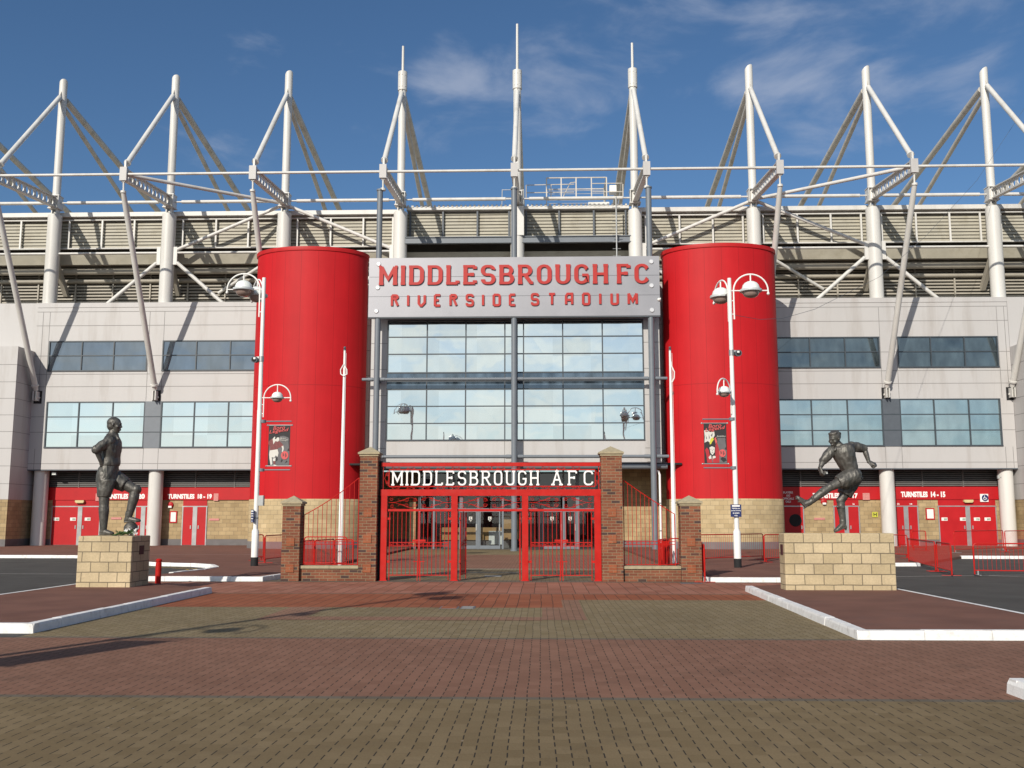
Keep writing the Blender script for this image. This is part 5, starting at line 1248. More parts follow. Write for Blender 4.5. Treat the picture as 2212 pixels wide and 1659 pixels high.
def ell(cx, cy, rx, ry, n=14): return [(cx+rx*cos(2*pi*k/n), cy+ry*sin(2*pi*k/n)) for k in range(n)]
def art_l(poly, word):
    poly('backdrop', 'bgrey', [(14, 2), (99, 2), (99, 60), (92, 70), (70, 74), (30, 72), (6, 60), (4, 30)])
    poly('splash', 'screen', [[(88, 38), (96, 44), (93, 60), (98, 66), (99, 36)], [(62, 8), (70, 13), (66, 18), (60, 12)], [(78, 6), (92, 10), (88, 14)], [(36, 10), (46, 14), (44, 24), (38, 20)]])
    poly('shirt', 'bmaroon', [(1, 60), (14, 66), (30, 68), (50, 62), (66, 54), (70, 50), (62, 46), (46, 44), (44, 40), (10, 38), (8, 48), (0, 54)])
    poly('shorts', 'bwhite', [(8, 38), (44, 41), (49, 32), (45, 22), (36, 26), (30, 20), (18, 22), (6, 28)])
    poly('leg', 'bwhite', [[(62, 48), (70, 50), (73, 42), (69, 35), (64, 34), (66, 42)], [(6, 28), (18, 22), (22, 4), (14, 2), (8, 18)], [(24, 18), (36, 20), (35, 12), (25, 12)], [(28, 4), (42, 2), (40, 0.5), (28, 0.5)]])
    poly('sock', 'bmaroon', [(26, 12), (35, 12), (36, 4), (28, 4)])
    poly('collar', 'bwhite', [(20, 66), (28, 72), (44, 64), (32, 60), (24, 53)])
    poly('head', 'bwhite', ell(42, 66, 9, 6.5)); poly('hair', 'screen', [(30, 66), (33, 72), (42, 75), (52, 73), (50, 70), (40, 70), (36, 66)])
    poly('roundel', 'bpink', ell(78, 26, 17, 10, 20)); poly('roundel_mark', 'bmaroon', [[(70, 22), (76, 26), (72, 32), (68, 30)], [(80, 20), (88, 24), (84, 32), (79, 30)]])
    word('Brian', .55, .80, .655, .70, 'bwhite', .03); word('Clough', .53, .90, .605, .655, 'bwhite', .03)
    word('Boro', .20, .76, .885, .985, 'bpink', .10, .3, .01); word('Legend', .03, .95, .80, .905, 'bpink', .14, .3, .01)
def art_r(poly, word):
    poly('backdrop', 'bgrey', [(56, 2), (99, 2), (99, 50), (94, 64), (60, 64), (58, 40)])
    poly('splash', 'screen', [[(90, 36), (97, 42), (94, 58), (99, 60), (99, 34)], [(70, 12), (84, 4), (98, 8), (94, 14), (78, 16)]])
    poly('shirt', 'bred', [(4, 34), (12, 40), (20, 34), (24, 20), (36, 16), (48, 20), (50, 46), (58, 52), (66, 36), (66, 2), (12, 2), (10, 18)])
    poly('trophy', 'bwhite', [(2, 82), (14, 84), (28, 78), (46, 80), (48, 70), (40, 62), (24, 52), (18, 56), (2, 52), (4, 66)])
    poly('trophy_shade', 'bgrey', [[(8, 72), (14, 62), (10, 60)], [(22, 74), (26, 64), (22, 60)], [(30, 70), (40, 76), (36, 66)]])
    poly('scarf', 'byel', [(24, 48), (28, 60), (38, 66), (44, 60), (36, 54), (30, 48)])
    poly('sleeve', 'bpink', [[(46, 62), (52, 66), (58, 54), (52, 48)]])
    poly('hair', 'screen', [(20, 36), (22, 46), (34, 50), (46, 46), (48, 36)]); poly('face', 'bwhite', [(23, 40), (34, 43), (47, 40), (45, 28), (36, 21), (28, 26)])
    poly('face_shade', 'bgrey', [[(27, 36), (32, 36.6), (32, 35.4), (27, 35)], [(38, 36.6), (43, 36), (43, 35), (38, 35.4)], [(31, 28), (40, 28), (36, 26)], [(35, 35), (37, 31), (34, 31)]])
    poly('collar', 'bwhite', [[(18, 16), (28, 22), (32, 18), (34, 10), (30, 13), (22, 11)], [(36, 18), (42, 20), (50, 18), (48, 14), (38, 13), (37, 8)]]); poly('ribbon', 'bgrey', [(29, 20), (32, 21), (37, 3), (34, 3)])
    poly('roundel', 'bpink', ell(80, 26, 15, 9.5, 20)); poly('roundel_mark', 'bmaroon', [[(72, 22), (78, 26), (74, 32), (70, 30)], [(82, 20), (90, 24), (86, 32), (81, 30)]])
    word('Juninho', .55, .95, .645, .70, 'bwhite', .0)
    word('Boro', .20, .78, .885, .985, 'bpink', .10, .3, .01); word('Legend', .05, .96, .80, .905, 'bpink', .14, .3, .01)
banner(LX+.13, LY, 1, 3.35, 4.70, 'dark banner on the left lamp post, player in a maroon shirt and white shorts', art_l)
banner(RX-.04, RY, -1, 3.36, 4.66, 'dark banner on the right lamp post, player in red below a raised trophy', art_r)
def cctv(x, y, z, s, lab):
    t = thing('security_camera', lab, 'camera', (x, y, z), 'cameras on the lamp posts')
    b = MB(); b.box(x-.02, x+s*.16, y-.04, y+.04, z+.02, z+.08); b.cyl((x, y, z-.09), (x, y, z+.09), .085, n=14); b.build('bracket', M['galv'], t)
    b = MB(); b.cyl((x+s*.20, y-.17, z-.04), (x+s*.20, y+.14, z+.0), .105, n=18); b.build('housing', M['dkgrey'], t)
    b = MB(); b.cyl((x+s*.20, y-.178, z-.041), (x+s*.20, y-.15, z-.037), .075, n=16); b.build('lens', M['black'], t)
    b = MB(); b.box(x+s*.15, x+s*.22, y-.19, y-.176, z-.03, z+.03); b.build('glint', M['trim'], t, smooth=False)
cctv(LX, LY, 6.93, -1, 'dark camera on the left lamp post above its small lantern'); cctv(27.92-.42, YF+.5, 4.0, .8, 'small camera near the top of the far right round column')
cctv(RX, RY, 6.95, 1, 'dark camera on the right lamp post, facing the paving')
banner(-7.75, 5.4, 1, 3.35, 4.72, 'dark banner on the lamp post outside the left edge, player in maroon', art_l)
cctv(-7.75, 5.4, 6.95, 1, 'dark camera on the lamp post outside the left edge')
def post_sign(x, y, z0, z1, wd, rz, lab, lines):
    t = thing('notice_sign', lab, 'sign', (x, y, z0), 'navy parking notices on the lamp posts', rz)
    b = MB(); b.box(-wd/2, wd/2, -.125, -.115, 0, z1-z0); b.build('board', M['blue'], t, smooth=False, local=True)
    b = MB(); H_ = z1-z0; k = len(lines)
    for i, (s, hw) in enumerate(lines):
        zc = H_*(1-(i+.62)/(k+.2))
        if s is None: b.box(-wd*hw, wd*hw, -.130, -.124, zc-H_*.06, zc+H_*.06)
        else: put_text(b, s, -wd*hw, wd*hw, zc-H_*.052, zc+H_*.062, -.131, .006, .015)
    b.build('lettering', M['letter'], t, smooth=False, local=True)
    b = MB(); b.cyl((0, 0, H_*.3), (0, 0, H_*.3+.04), .085, n=14); b.box(-.03, .03, -.116, 0, H_*.3, H_*.3+.04); b.build('clip', M['galv'], t, local=True)
lines = [(None, .36), ('Vehicles are', .38), ('parked entirely', .45), ('at owners', .30), ('risk.', .16)]
post_sign(LX, LY, 1.50, 1.92, .32, radians(-58), 'navy parking notice on the left lamp post, turned side-on', lines)
post_sign(RX-.03, RY, 1.68, 2.07, .34, 0, 'navy parking notice on the right lamp post, facing the viewer', lines)
b = MB(); b.box(LX+.07, LX+.24, LY-.06, LY+.10, 2.05, 2.38); b.box(LX+.085, LX+.225, LY-.066, LY-.055, 2.07, 2.36)
tag(b.build('control_box', M['galv'], smooth=False), 'small grey box fixed to the left lamp post above the navy notice', 'box')

# ================================================================== FLAGPOLES
def flagpole(px, px_t, Y, lab, side):
    x = (AX(px, 1222, Y)+AX(px_t, 760, Y))/2; t = thing('flagpole', lab, 'flagpole', (x, Y, .0), 'white flagpoles behind the low walls')
    b = MB(); zt = AZ(px_t, 757, Y); b.tube([(x, Y, 0), (x, Y, .9), (x, Y, 2.2), (x, Y, 2.21), (x, Y, zt)], [.078, .076, .074, .066, .038], 14); b.build('pole', M['trim'], t)
    b = MB(); b.cyl((x, Y, zt), (x, Y, zt+.05), .05, n=12); b.ball((x, Y, zt+.10), .045, 10, 8); b.build('finial', M['dkgrey'], t)
    b = MB(); zk = AZ(px_t, 805, Y)
    if side == 0: b.tube([(x-.01, Y-.06, zt-.5), (x-.12, Y-.06, zk+.1), (x-.11, Y-.06, zk-.06), (x, Y-.06, zk-.13), (x+.11, Y-.06, zk-.06), (x+.10, Y-.06, zk+.1), (x+.02, Y-.06, zt-.55)], .018, 7)
    else: b.tube([(x+.02, Y-.06, zt-.4), (x+.03, Y-.06, zk+.25), (x+.13, Y-.06, zk+.02), (x+.12, Y-.06, zk-.2), (x+.04, Y-.06, zk-.35)], .022, 7)
    b.tube([(x+.075, Y-.05, .9), (x+.06, Y-.05, zt-.1)], .006, 5); b.build('halyard', M['trim'], t)
flagpole(738, 741, 34.6, 'white flagpole left of the gates in front of the left drum tower', 0); flagpole(1455, 1449.5, 34.8, 'white flagpole right of the gates in front of the right drum tower', 1)

# ================================================================== OVERHEAD CABLE
b = MB(); pts = [at(*p, Y) for *p, Y in ((1588, 681, 31.95), (1640, 690, 34), (1690, 688, 37), (1760, 668, 40), (1900, 598, 46), (2000, 510, 50), (2110, 390, 54), (2212, 235, 57), (2300, 60, 61))]
b.tube(pts, .008, 5); tag(b.build('overhead_cable', M['dkgrey']), 'thin cable sagging from the right lamp post up past the right-hand masts', 'cable')

# ================================================================== CROWD BARRIERS
def barrier_proto(Lb, H=.98, n=19):
    fr, br, ft = MB(), MB(), MB(); r = .10; zb = .16
    out = [(0, 0.05), (0, H-r)]+arc(r, H-r, r, r, 180, 90, 5)+arc(Lb-r, H-r, r, r, 90, 0, 5)+[(Lb, H-r), (Lb, .05)]
    fr.tube([(u, 0, v) for u, v in out], .019, 8); fr.tube([(0, 0, zb), (Lb, 0, zb)], .016, 8)
    for k in range(1, n): u = Lb*k/n; br.tube([(u, 0, zb), (u, 0, H)], .005, 5)
    for u in (.09, Lb-.09):
        ft.beam((u, -.26, .035), (u, .26, .035), .05, .012); ft.beam((u, 0, .03), (u, 0, zb), .035, .02); 
    return fr, br, ft
def barrier(p, q, lab, H=.98, feet='gatered'):
    p = Vector((p[0], p[1], p[2] if len(p) > 2 else 0)); q = Vector((q[0], q[1], 0)); d = Vector((q.x-p.x, q.y-p.y, 0)); Lb = d.length
    t = thing('crowd_barrier', lab, 'barrier', p, 'red crowd barriers', math.atan2(d.y, d.x)+1e-6)
    f, b, t2 = barrier_proto(Lb, H, max(8, round(Lb/.12)))
    f.build('frame', M['gatered'], t, local=True); b.build('bars', M['gatered'], t, local=True); t2.build('foot', M[feet], t, local=True)
    return t
G = lambda px, py, z=0.0: tuple(gr(px, py, z))
barrier(G(1964, 1219, .0), G(2022, 1236), 'red barrier angled across the road right of the kicking statue plinth, by the short kerb', .92)
barrier(G(2026, 1236.5), G(2057, 1246), 'red barrier nearly edge-on at the near end of the group right of the plinth', .92)
barrier(G(1885, 1202, .1), G(1962, 1213), 'red barrier half hidden behind the right edge of the stone plinth', .90)
barrier(G(1872, 1178, .1), G(1941, 1181.5), 'red barrier in front of the right round column, showing above the plinth', .95)
barrier(G(1943, 1182.5, .1), G(1972, 1188.5), 'red barrier running towards us left of the notice board, first of two', .95)
barrier(G(1973, 1189, .1), G(2002, 1195.5), 'red barrier nearly edge-on below the notice board at the right', .95)
barrier(G(2063, 1195.5, .1), G(2169, 1194), 'long red barrier before the wide double doors at the far right', .98, 'galv')
barrier(G(2173, 1194, .1), G(2260, 1194), 'red barrier before the far right round column, cut by the right edge', .98)
barrier(G(2106, 1244.5), G(2262, 1246), 'nearest red barrier on the asphalt at the right edge, on a grey foot', .92, 'galv')
barrier(G(1499, 1217, .1), G(1650, 1216), 'long red barrier behind the right lamp post, left panel of two', .97)
barrier(G(1652, 1216, .1), G(1800, 1214.5), 'long red barrier running behind the kicking statue plinth, right panel of two', .97)
t = barrier(G(1523, 1260.5), G(1516.5, 1243), 'small red barrier edge-on beside the far right brick pillar', .95)
barrier(G(543.5, 1213, .1), G(568, 1218), 'red barrier nearly edge-on behind the left lamp post', .95)
barrier(G(571, 1218, .1), G(640, 1214), 'red barrier between the left lamp post and the far left brick pillar', .95)
barrier(G(653, 1238), G(677, 1231), 'red barrier behind the left low wall, leftmost of the angled stack', .95)
barrier(G(679, 1234), G(720.5, 1227), 'red barrier behind the left low wall, middle of the angled stack', .95)
barrier(G(722, 1228), G(762, 1230.5), 'red barrier behind the left low wall, rightmost of the angled stack', .95)
barrier(G(656, 1226), G(748, 1226.5), 'red barrier behind the angled stack at the left low wall', 1.02)
barrier(G(1427, 1232), G(1443, 1226), 'red barrier turned edge-on behind the right low wall', .95)
barrier(G(1431, 1233), G(1446, 1227), 'red barrier leaning close beside the edge-on one behind the right low wall', .95)
barrier(G(1424, 1231), G(1440, 1225), 'third red barrier packed edge-on behind the right low wall', .95)
barrier(G(1446, 1229), G(1500, 1228), 'red barrier behind the right low wall crossing the foot of the flagpole', .98)

# ================================================================== BOLLARD, PLINTHS
t = thing('bollard', 'short red bollard beside the standing statue plinth', 'bollard', (-8.2, 25.05, 0))
b = MB(); b.lathe([(.072, 0), (.072, .52), (.062, .53), (.062, .55), (.074, .56), (.074, .60), (.05, .625), (0, .63)], (-8.2, 25.05, 0), 18, cap=False); b.build('post', M['gatered'], t)
def plinth(x0, x1, y0, y1, h, lab, plates=()):
    t = thing('statue_plinth', lab, 'plinth', ((x0+x1)/2, y0, 0)); b = MB(); b.box(x0, x1, y0, y1, 0, h)
    # soften the block arrises a little
    o = b.build('stonework', M['plinth'], t, smooth=False); m = o.modifiers.new('bevel', 'BEVEL'); m.width = .022; m.segments = 2
    for (a, c, y, z0, z1) in plates:
        q = MB(); q.box(a, c, y-.012, y+.02, z0, z1); q.build('plaque', M['dkgrey'], t, smooth=False)
    return t
PLX0, PLX1, PLY0, PLY1, PLH = AX(165.5, 1220, 22.2), AX(283, 1220, 22.2), 22.2, 23.25, AZ(220, 1158, 22.2)
PRX0, PRX1, PRY0, PRY1, PRH = AX(1696, 1220, 21.75), AX(1935, 1220, 21.75), 21.75, 22.24, AZ(1810, 1152, 21.75)
t = plinth(PLX0, PLX1, PLY0, PLY1, PLH, 'small buff stone plinth under the standing bronze footballer')
q = MB(); q.box(PLX1-.02, PLX1+.012, PLY0+.42, PLY0+.66, PLH-.42, PLH-.22); q.build('plaque', M['maroon'], t, smooth=False)
t = plinth(PRX0, PRX1, PRY0, PRY1, PRH, 'wide buff stone plinth under the kicking bronze footballer')
q = MB(); q.box(PRX0-.012, PRX0+.02, PRY0+.14, PRY0+.34, PRH-.46, PRH-.24); q.build('plaque', M['maroon'], t, smooth=False)


# ================================================================== STATUES (cast bronze, each one fused surface per piece)
def fist(b, c, fwd, up, s, curl=1.0):
    """closed hand: palm, four fingers bent back on it, thumb across"""
    c = Vector(c); fwd = Vector(fwd).normalized(); up = Vector(up); up = (up-fwd*up.dot(fwd)).normalized(); side = fwd.cross(up)
    b.loft([(c-fwd*.02*s, side*.036*s, up*.024*s), (c+fwd*.03*s, side*.044*s, up*.026*s), (c+fwd*.085*s, side*.044*s, up*.024*s)], 12)
    for k, (o, L_) in enumerate(((-.033, .036), (-.011, .042), (.011, .040), (.032, .032))):
        k0 = c+fwd*.085*s+side*o*s+up*.008*s; k1 = k0+fwd*(L_*.75)*s-up*.022*s*curl; k2 = k1-fwd*.018*s-up*.032*s*curl; k3 = k2-fwd*.030*s+up*.004*s
        b.cap_(k0, k1, .0125*s, .0118*s, 8); b.cap_(k1, k2, .0118*s, .0108*s, 8); b.cap_(k2, k3, .0108*s, .010*s, 8)
    t0 = c+side*.040*s+fwd*.015*s; t1 = t0+fwd*.040*s-up*.020*s+side*.010*s; t2 = t1+fwd*.026*s-up*.020*s-side*.030*s
    b.cap_(t0, t1, .015*s, .0125*s, 8); b.cap_(t1, t2, .0125*s, .011*s, 8)
def head(b, c, f, s, roll=0.0, hair=None):
    """head of height s centred on c facing f; hair goes to its own MB"""
    c = Vector(c); f = Vector(f).normalized(); up = Vector((0, 0, 1)); up = (up-f*up.dot(f)).normalized(); r = f.cross(up)
    if roll: m = Matrix.Rotation(roll, 3, f); up = m @ up; r = m @ r
    P = lambda a, b_, d: c+f*a*s+r*b_*s+up*d*s
    rot = Matrix((r, f, up)).transposed()
    b.ball(P(-.04, 0, .12), (.335*s, .40*s, .365*s), 20, 14, rot)                      # skull
    b.loft([(P(.10, 0, .14), r*.28*s, f*.27*s), (P(.13, 0, -.10), r*.275*s, f*.26*s), (P(.13, 0, -.28), r*.23*s, f*.235*s), (P(.15, 0, -.42), r*.15*s, f*.17*s), (P(.17, 0, -.48), r*.09*s, f*.09*s)], 18)   # face and jaw
    b.ball(P(.30, 0, -.43), (.085*s, .07*s, .06*s), 10, 7, rot)                         # chin
    b.loft([(P(.36, 0, .10), r*.035*s, f*.03*s), (P(.43, 0, -.05), r*.05*s, f*.055*s), (P(.44, 0, -.11), r*.075*s, f*.05*s), (P(.38, 0, -.15), r*.05*s, f*.03*s)], 10)   # nose
    b.loft([(P(.34, -.17, .12), up*.035*s, f*.04*s), (P(.385, 0, .105), up*.03*s, f*.04*s), (P(.34, .17, .12), up*.035*s, f*.04*s)], 8)      # brow
    for q in (-1, 1):
        b.ball(P(.325, q*.125, .03), .05*s, 10, 7); b.ball(P(.27, q*.20, -.09), (.09*s, .08*s, .09*s), 10, 7, rot)       # eyes, cheeks
        b.loft([(P(-.02, q*.34, .10), f*.075*s, r*.02*s), (P(-.0, q*.37, .02), f*.07*s, r*.03*s), (P(.02, q*.345, -.12), f*.04*s, r*.025*s)], 10)  # ears
    b.loft([(P(.37, -.10, -.25), up*.02*s, f*.03*s), (P(.40, 0, -.24), up*.035*s, f*.045*s), (P(.37, .10, -.25), up*.02*s, f*.03*s)], 8)   # lips
    b.loft([(P(.37, -.08, -.30), up*.02*s, f*.03*s), (P(.39, 0, -.305), up*.03*s, f*.04*s), (P(.37, .08, -.30), up*.02*s, f*.03*s)], 8)
    if hair is not None:
        hair.ball(P(-.07, 0, .16), (.352*s, .405*s, .365*s), 20, 14, rot)
        for k in range(26):
            a = random.uniform(-2.6, 2.6); e = random.uniform(.15, 1.35); p = P(-.07-.38*cos(a)*cos(e)*-1*(-1), .33*sin(a)*cos(e), .16+.345*sin(e))
            hair.ball(p, (.08*s, .10*s, .05*s), 8, 6, rot)
        hair.ball(P(.20, .05, .40), (.22*s, .12*s, .09*s), 12, 8, rot); hair.ball(P(.05, -.10, .44), (.2*s, .2*s, .08*s), 12, 8, rot)
def boot(b, ankle, heel, toe, s, up=(0, 0, 1), studs=False):
    """football boot"""
    a, h, t = Vector(ankle), Vector(heel), Vector(toe); d = (t-h).normalized(); u = Vector(up); u = (u-d*u.dot(d)).normalized(); w = d.cross(u)
    Ln = (t-h).length
    b.loft([(h+u*.03*s, w*.030*s, u*.030*s), (h+d*.05*Ln+u*.045*s, w*.038*s, u*.045*s), (h+d*.30*Ln+u*.05*s, w*.042*s, u*.055*s), (h+d*.55*Ln+u*.040*s, w*.050*s, u*.042*s), (h+d*.80*Ln+u*.030*s, w*.052*s, u*.031*s), (h+d*.96*Ln+u*.024*s, w*.036*s, u*.022*s), (t+u*.022*s, w*.012*s, u*.012*s)], 16)
    b.cap_(a+u*.03*s, h+d*.22*Ln+u*.055*s, .052*s, .048*s)
    b.loft([(h+d*.01*Ln+u*.008*s, w*.036*s, u*.010*s), (h+d*.5*Ln+u*.007*s, w*.044*s, u*.009*s), (h+d*.78*Ln+u*.007*s, w*.054*s, u*.009*s), (t+u*.008*s, w*.016*s, u*.008*s)], 12)
    if studs:
        for f_, o in ((.06, .02), (.06, -.02), (.62, .03), (.62, -.03), (.86, .02), (.86, -.02)):
            p = h+d*f_*Ln+w*o*s; b.cyl(p+u*.004*s, p-u*.022*s, .011*s, .008*s, 8)
def leg(b, hip, knee, ankle, s, r=(.088, .060, .066, .040)):
    hip, knee, ankle = map(Vector, (hip, knee, ankle))
    b.cap_(hip, hip.lerp(knee, .5), r[0]*s, r[0]*.86*s); b.cap_(hip.lerp(knee, .5), knee, r[0]*.86*s, r[1]*s)
    bend = ((knee-hip).normalized()-(ankle-knee).normalized()); bk = -bend.normalized()*-1 if bend.length > .05 else Vector((0, 0, 0))
    b.ball(knee+bend*.02*s, r[1]*1.02*s); m = knee.lerp(ankle, .30)-bk*-.012*s
    b.cap_(knee, m, r[1]*.95*s, r[2]*s); b.cap_(m, ankle, r[2]*s, r[3]*s)
def folds(b, pts, s):
    for p, q, r in pts: b.cap_(p, q, r*s, r*.5*s, 8)

# ---- standing footballer, facing right, hands behind his hips, foot on a ball
SX, SY, SZ = 0, (PLY0+PLY1)/2, PLH
bx = lambda X: AX(149+X/5.44, 1158-250, SY)       # drawing column -> metres at the statue's distance
def pA(X, Yp, dy=0.0):
    """point of the pose drawing (column, row) at the statue's distance, dy metres further back"""
    p = at((220+X/3.687)/1.4756, (1300+Yp/3.687)/1.4756, SY+dy); return Vector((p.x, SY+dy, p.z+(PLH-AZ(220, 1157.8, SY))))
s = 1.5
st = thing('footballer_statue', 'dark bronze footballer standing with hands on hips and one foot on a ball', 'statue', (pA(430, 1500).x, SY, PLH))
body, hair_, shirt, shorts, bt, bt2 = MB(), MB(), MB(), MB(), MB(), MB()
hd = pA(538, 205); head(body, hd, (1, .05, -.10), .375, hair=None)
hair_.ball(hd+Vector((-.034, 0, .054)), (.144, .131, .130), 24, 16); hair_.ball(hd+Vector((-.062, 0, -.02)), (.112, .118, .12), 18, 12)
body.cap_(pA(515, 290), pA(505, 345), .098, .11)
n_ = -.04
nl, fl = pA(415, 790, -.13), pA(520, 790, .13)                                # hips
leg(body, nl, pA(412, 1120, -.13), pA(405, 1430, -.12), s, (.105, .074, .078, .050))
leg(body, pA(500, 800, .13), pA(775, 972, .17), pA(705, 1270, .15), s, (.108, .078, .080, .052))
folds(body, [(pA(355, 1190, -.12), pA(450, 1200, -.13), .018), (pA(460, 1185, -.15), pA(370, 1178, -.16), .018)], 1.5)
# arms: near one with the elbow thrust back towards us, far one hidden by the trunk
sh = pA(478, 395, -.20); el = pA(318, 492, -.40); wr = pA(385, 655, -.26)
body.cap_(el, wr, .066, .046); fist(body, wr, pA(430, 690, -.2)-wr, (0, -1, .2), 1.55)
sh2 = pA(500, 395, .22); el2 = pA(345, 500, .42); wr2 = pA(395, 655, .28); body.cap_(el2, wr2, .064, .046); fist(body, wr2, pA(440, 690, .2)-wr2, (0, 1, .2), 1.55)
M_ = Vector((0, 1, 0))
def ring(Xa, Xb, Yp, hw): c = (pA(Xa, Yp)+pA(Xb, Yp))/2; return (c, M_*hw, Vector(((pA(Xb, Yp)-pA(Xa, Yp)).length/2, 0, 0)))
shirt.loft([ring(455, 545, 318, .12), ring(435, 575, 345, .22), ring(420, 592, 390, .315), ring(412, 602, 450, .315), ring(408, 598, 520, .285), ring(405, 585, 590, .255), ring(388, 588, 650, .26), ring(378, 580, 685, .265), ring(392, 566, 692, .25)], 26)
shirt.loft([(pA(500, 300), M_*.115, Vector((.10, 0, .03))), (pA(512, 335), M_*.135, Vector((.125, 0, .04))), (pA(510, 352), M_*.15, Vector((.13, 0, .02)))], 20)   # collar
shirt.cap_(pA(560, 335, -.05), pA(582, 368, -.07), .03, .02); shirt.cap_(pA(560, 335, .05), pA(582, 368, .07), .03, .02)
shirt.cap_(sh, sh.lerp(el, .55), .118, .112); shirt.cap_(sh.lerp(el, .55), el, .112, .098); shirt.cap_(sh2, sh2.lerp(el2, .55), .118, .11); shirt.cap_(sh2.lerp(el2, .55), el2, .11, .096)
fo = []
for k in range(7):
    a = random.uniform(420, 560); fo.append((pA(a, 420+k*30, -.27), pA(a+random.uniform(-50, 50), 500+k*30, -.27), .020))
for k in range(6): u = k/6; fo.append((sh.lerp(el, u)+Vector((0, -.10, .04)), sh.lerp(el, u+.12)+Vector((0, -.09, -.07)), .02))
for k in range(6): fo.append((pA(395+k*30, 640, -.25), pA(410+k*32, 690, -.26), .02))

def ringh(Xa, Xb, Yp, y0, y1): c = (pA(Xa, Yp, (y0+y1)/2)+pA(Xb, Yp, (y0+y1)/2))/2; return (c, M_*(y1-y0)/2, Vector(((pA(Xb, Yp)-pA(Xa, Yp)).length/2, 0, 0)))
shorts.loft([ringh(385, 575, 675, -.25, .25), ringh(355, 570, 735, -.27, .27), ringh(338, 570, 800, -.28, .28), ringh(335, 560, 870, -.28, .28), ringh(345, 540, 905, -.26, .2)], 24)
shorts.loft([ringh(335, 540, 850, -.29, .03), ringh(335, 520, 940, -.285, .02), ringh(338, 500, 1010, -.28, 0), ringh(342, 482, 1050, -.27, -.01)], 22)
a0, a1 = pA(500, 815, .13), pA(668, 915, .16); dv = (a1-a0).normalized(); pv = Vector((-dv.z, 0, dv.x))
shorts.loft([(a0-dv*.1, M_*.20, pv*.22), (a0+dv*.12, M_*.20, pv*.205), (a1, M_*.175, pv*.165)], 20)
fo = []
for k in range(9): x = 350+k*18; fo.append((pA(x+10, 720+k*7, -.27), pA(x-2, 1035, -.275), .016))
for k in range(4): fo.append((pA(540+k*25, 760+k*20, .0), pA(560+k*25, 985-k*4, .0), .02))

boot(bt, pA(405, 1425, -.12), pA(360, 1498, -.12), pA(527, 1498, -.12), 1.45)
boot(bt2, pA(700, 1262, .15), pA(650, 1352, .15), pA(842, 1345, .15), 1.45)
for k in range(4): bt.cap_(pA(430+k*17, 1448+k*9, -.17), pA(430+k*17, 1448+k*9, -.07), .012, .012, 6)
def cast(mb, name, parent, vox, sm=4):
    o = merge_solid(mb, vox, sm, {'shirt': .011, 'shorts': .012, 'hair': .005}.get(name, 0.0), (7, 7, 3) if name != 'hair' else (40, 40, 40)); return o.build(name, M['bronze'], parent, 180)
bd = cast(body, 'body', st, .011, 3); cast(hair_, 'hair', bd, .014); cast(shirt, 'shirt', bd, .013, 3); cast(shorts, 'shorts', bd, .013, 3); cast(bt, 'boot', bd, .011, 3); cast(bt2, 'boot', bd, .011, 3)
b = MB(); bc = pA(727, 1424, .15); rb = .158; bc.z = PLH+rb; b.ball(bc, rb, 28, 18); b.build('ball', M['bronze'], st)
b = MB()
for ax in ((0, 90), (60, 30), (120, 30)):
    R_ = Matrix.Rotation(radians(ax[0]), 3, 'Z') @ Matrix.Rotation(radians(ax[1]), 3, 'X'); b.tube([bc+R_ @ Vector((rb*1.0*cos(2*pi*k/24), rb*1.0*sin(2*pi*k/24), 0)) for k in range(24)], .004, 4, closed=True)
b.build('ball_seam', M['bronze'], st)
# bouquet left on the plinth
fx = PLX1-.12; t = thing('flower_bouquet', 'withered white flowers in a bunch lying by the ball on the statue plinth', 'flowers', (fx, PLY0+.3, PLH))
b = MB()
for k in range(22):
    x0 = fx-.36+random.uniform(-.12, .1); b.tube([(x0, PLY0+.32+random.uniform(-.05, .05), PLH+.012), (x0+.18, PLY0+.3+random.uniform(-.06, .06), PLH+.05+random.uniform(0, .05)), (fx+random.uniform(-.06, .08), PLY0+.28+random.uniform(-.08, .08), PLH+.05+random.uniform(0, .09))], .006, 5)
for k in range(30):
    c = Vector((fx-.22+random.uniform(-.14, .2), PLY0+.3+random.uniform(-.1, .1), PLH+.04+random.uniform(0, .07))); d = Vector((random.uniform(-1, 1), random.uniform(-1, 1), random.uniform(-.4, 1))).normalized()*.06; n_ = d.orthogonal().normalized()*.014
    b.add([c-n_*.4, c+d*.5-n_, c+d, c+d*.5+n_], [(0, 1, 2, 3)])
b.build('stems', M['green'], t)
b = MB()
for k in range(16):
    c = Vector((fx+random.uniform(-.10, .13), PLY0+.27+random.uniform(-.12, .1), PLH+.05+random.uniform(-.02, .10)))
    for j in range(5):
        d = Vector((random.uniform(-1, 1), random.uniform(-1, .6), random.uniform(-.5, 1))).normalized()*.055; n_ = d.orthogonal().normalized()*.018; b.add([c-n_*.3, c+d*.6-n_, c+d, c+d*.6+n_], [(0, 1, 2, 3)])
b.build('petals', M['trim'], t)

# ---- kicking footballer, facing left, right leg swung high, arms out
QY = PRY0+.26
def pB(X, Yp, dy=0.0):
    p = at((2480+X/3.95)/1.4756, (1340+Yp/3.95)/1.4756, QY+dy); q = at((2480+760/3.95)/1.4756, (1340+1417/3.95)/1.4756, QY)
    return Vector((p.x, QY+dy, p.z-q.z+PRH))
s = 1.42
st = thing('footballer_statue', 'dark bronze footballer swinging a kick, standing on the toes of one foot', 'statue', (pB(770, 1415).x, QY, PRH))
body, hair_, shirt, shorts, bt, bt2 = MB(), MB(), MB(), MB(), MB(), MB()
hd = pB(712, 232, -.06); head(body, hd, (-.80, -.62, -.36), .345, radians(-6), hair=hair_)
body.cap_(pB(752, 300, -.02), pB(785, 345, 0), .092, .11)
shR = pB(672, 385, -.02); elR = pB(572, 500, -.05); wrR = pB(528, 598, -.12); hR = wrR
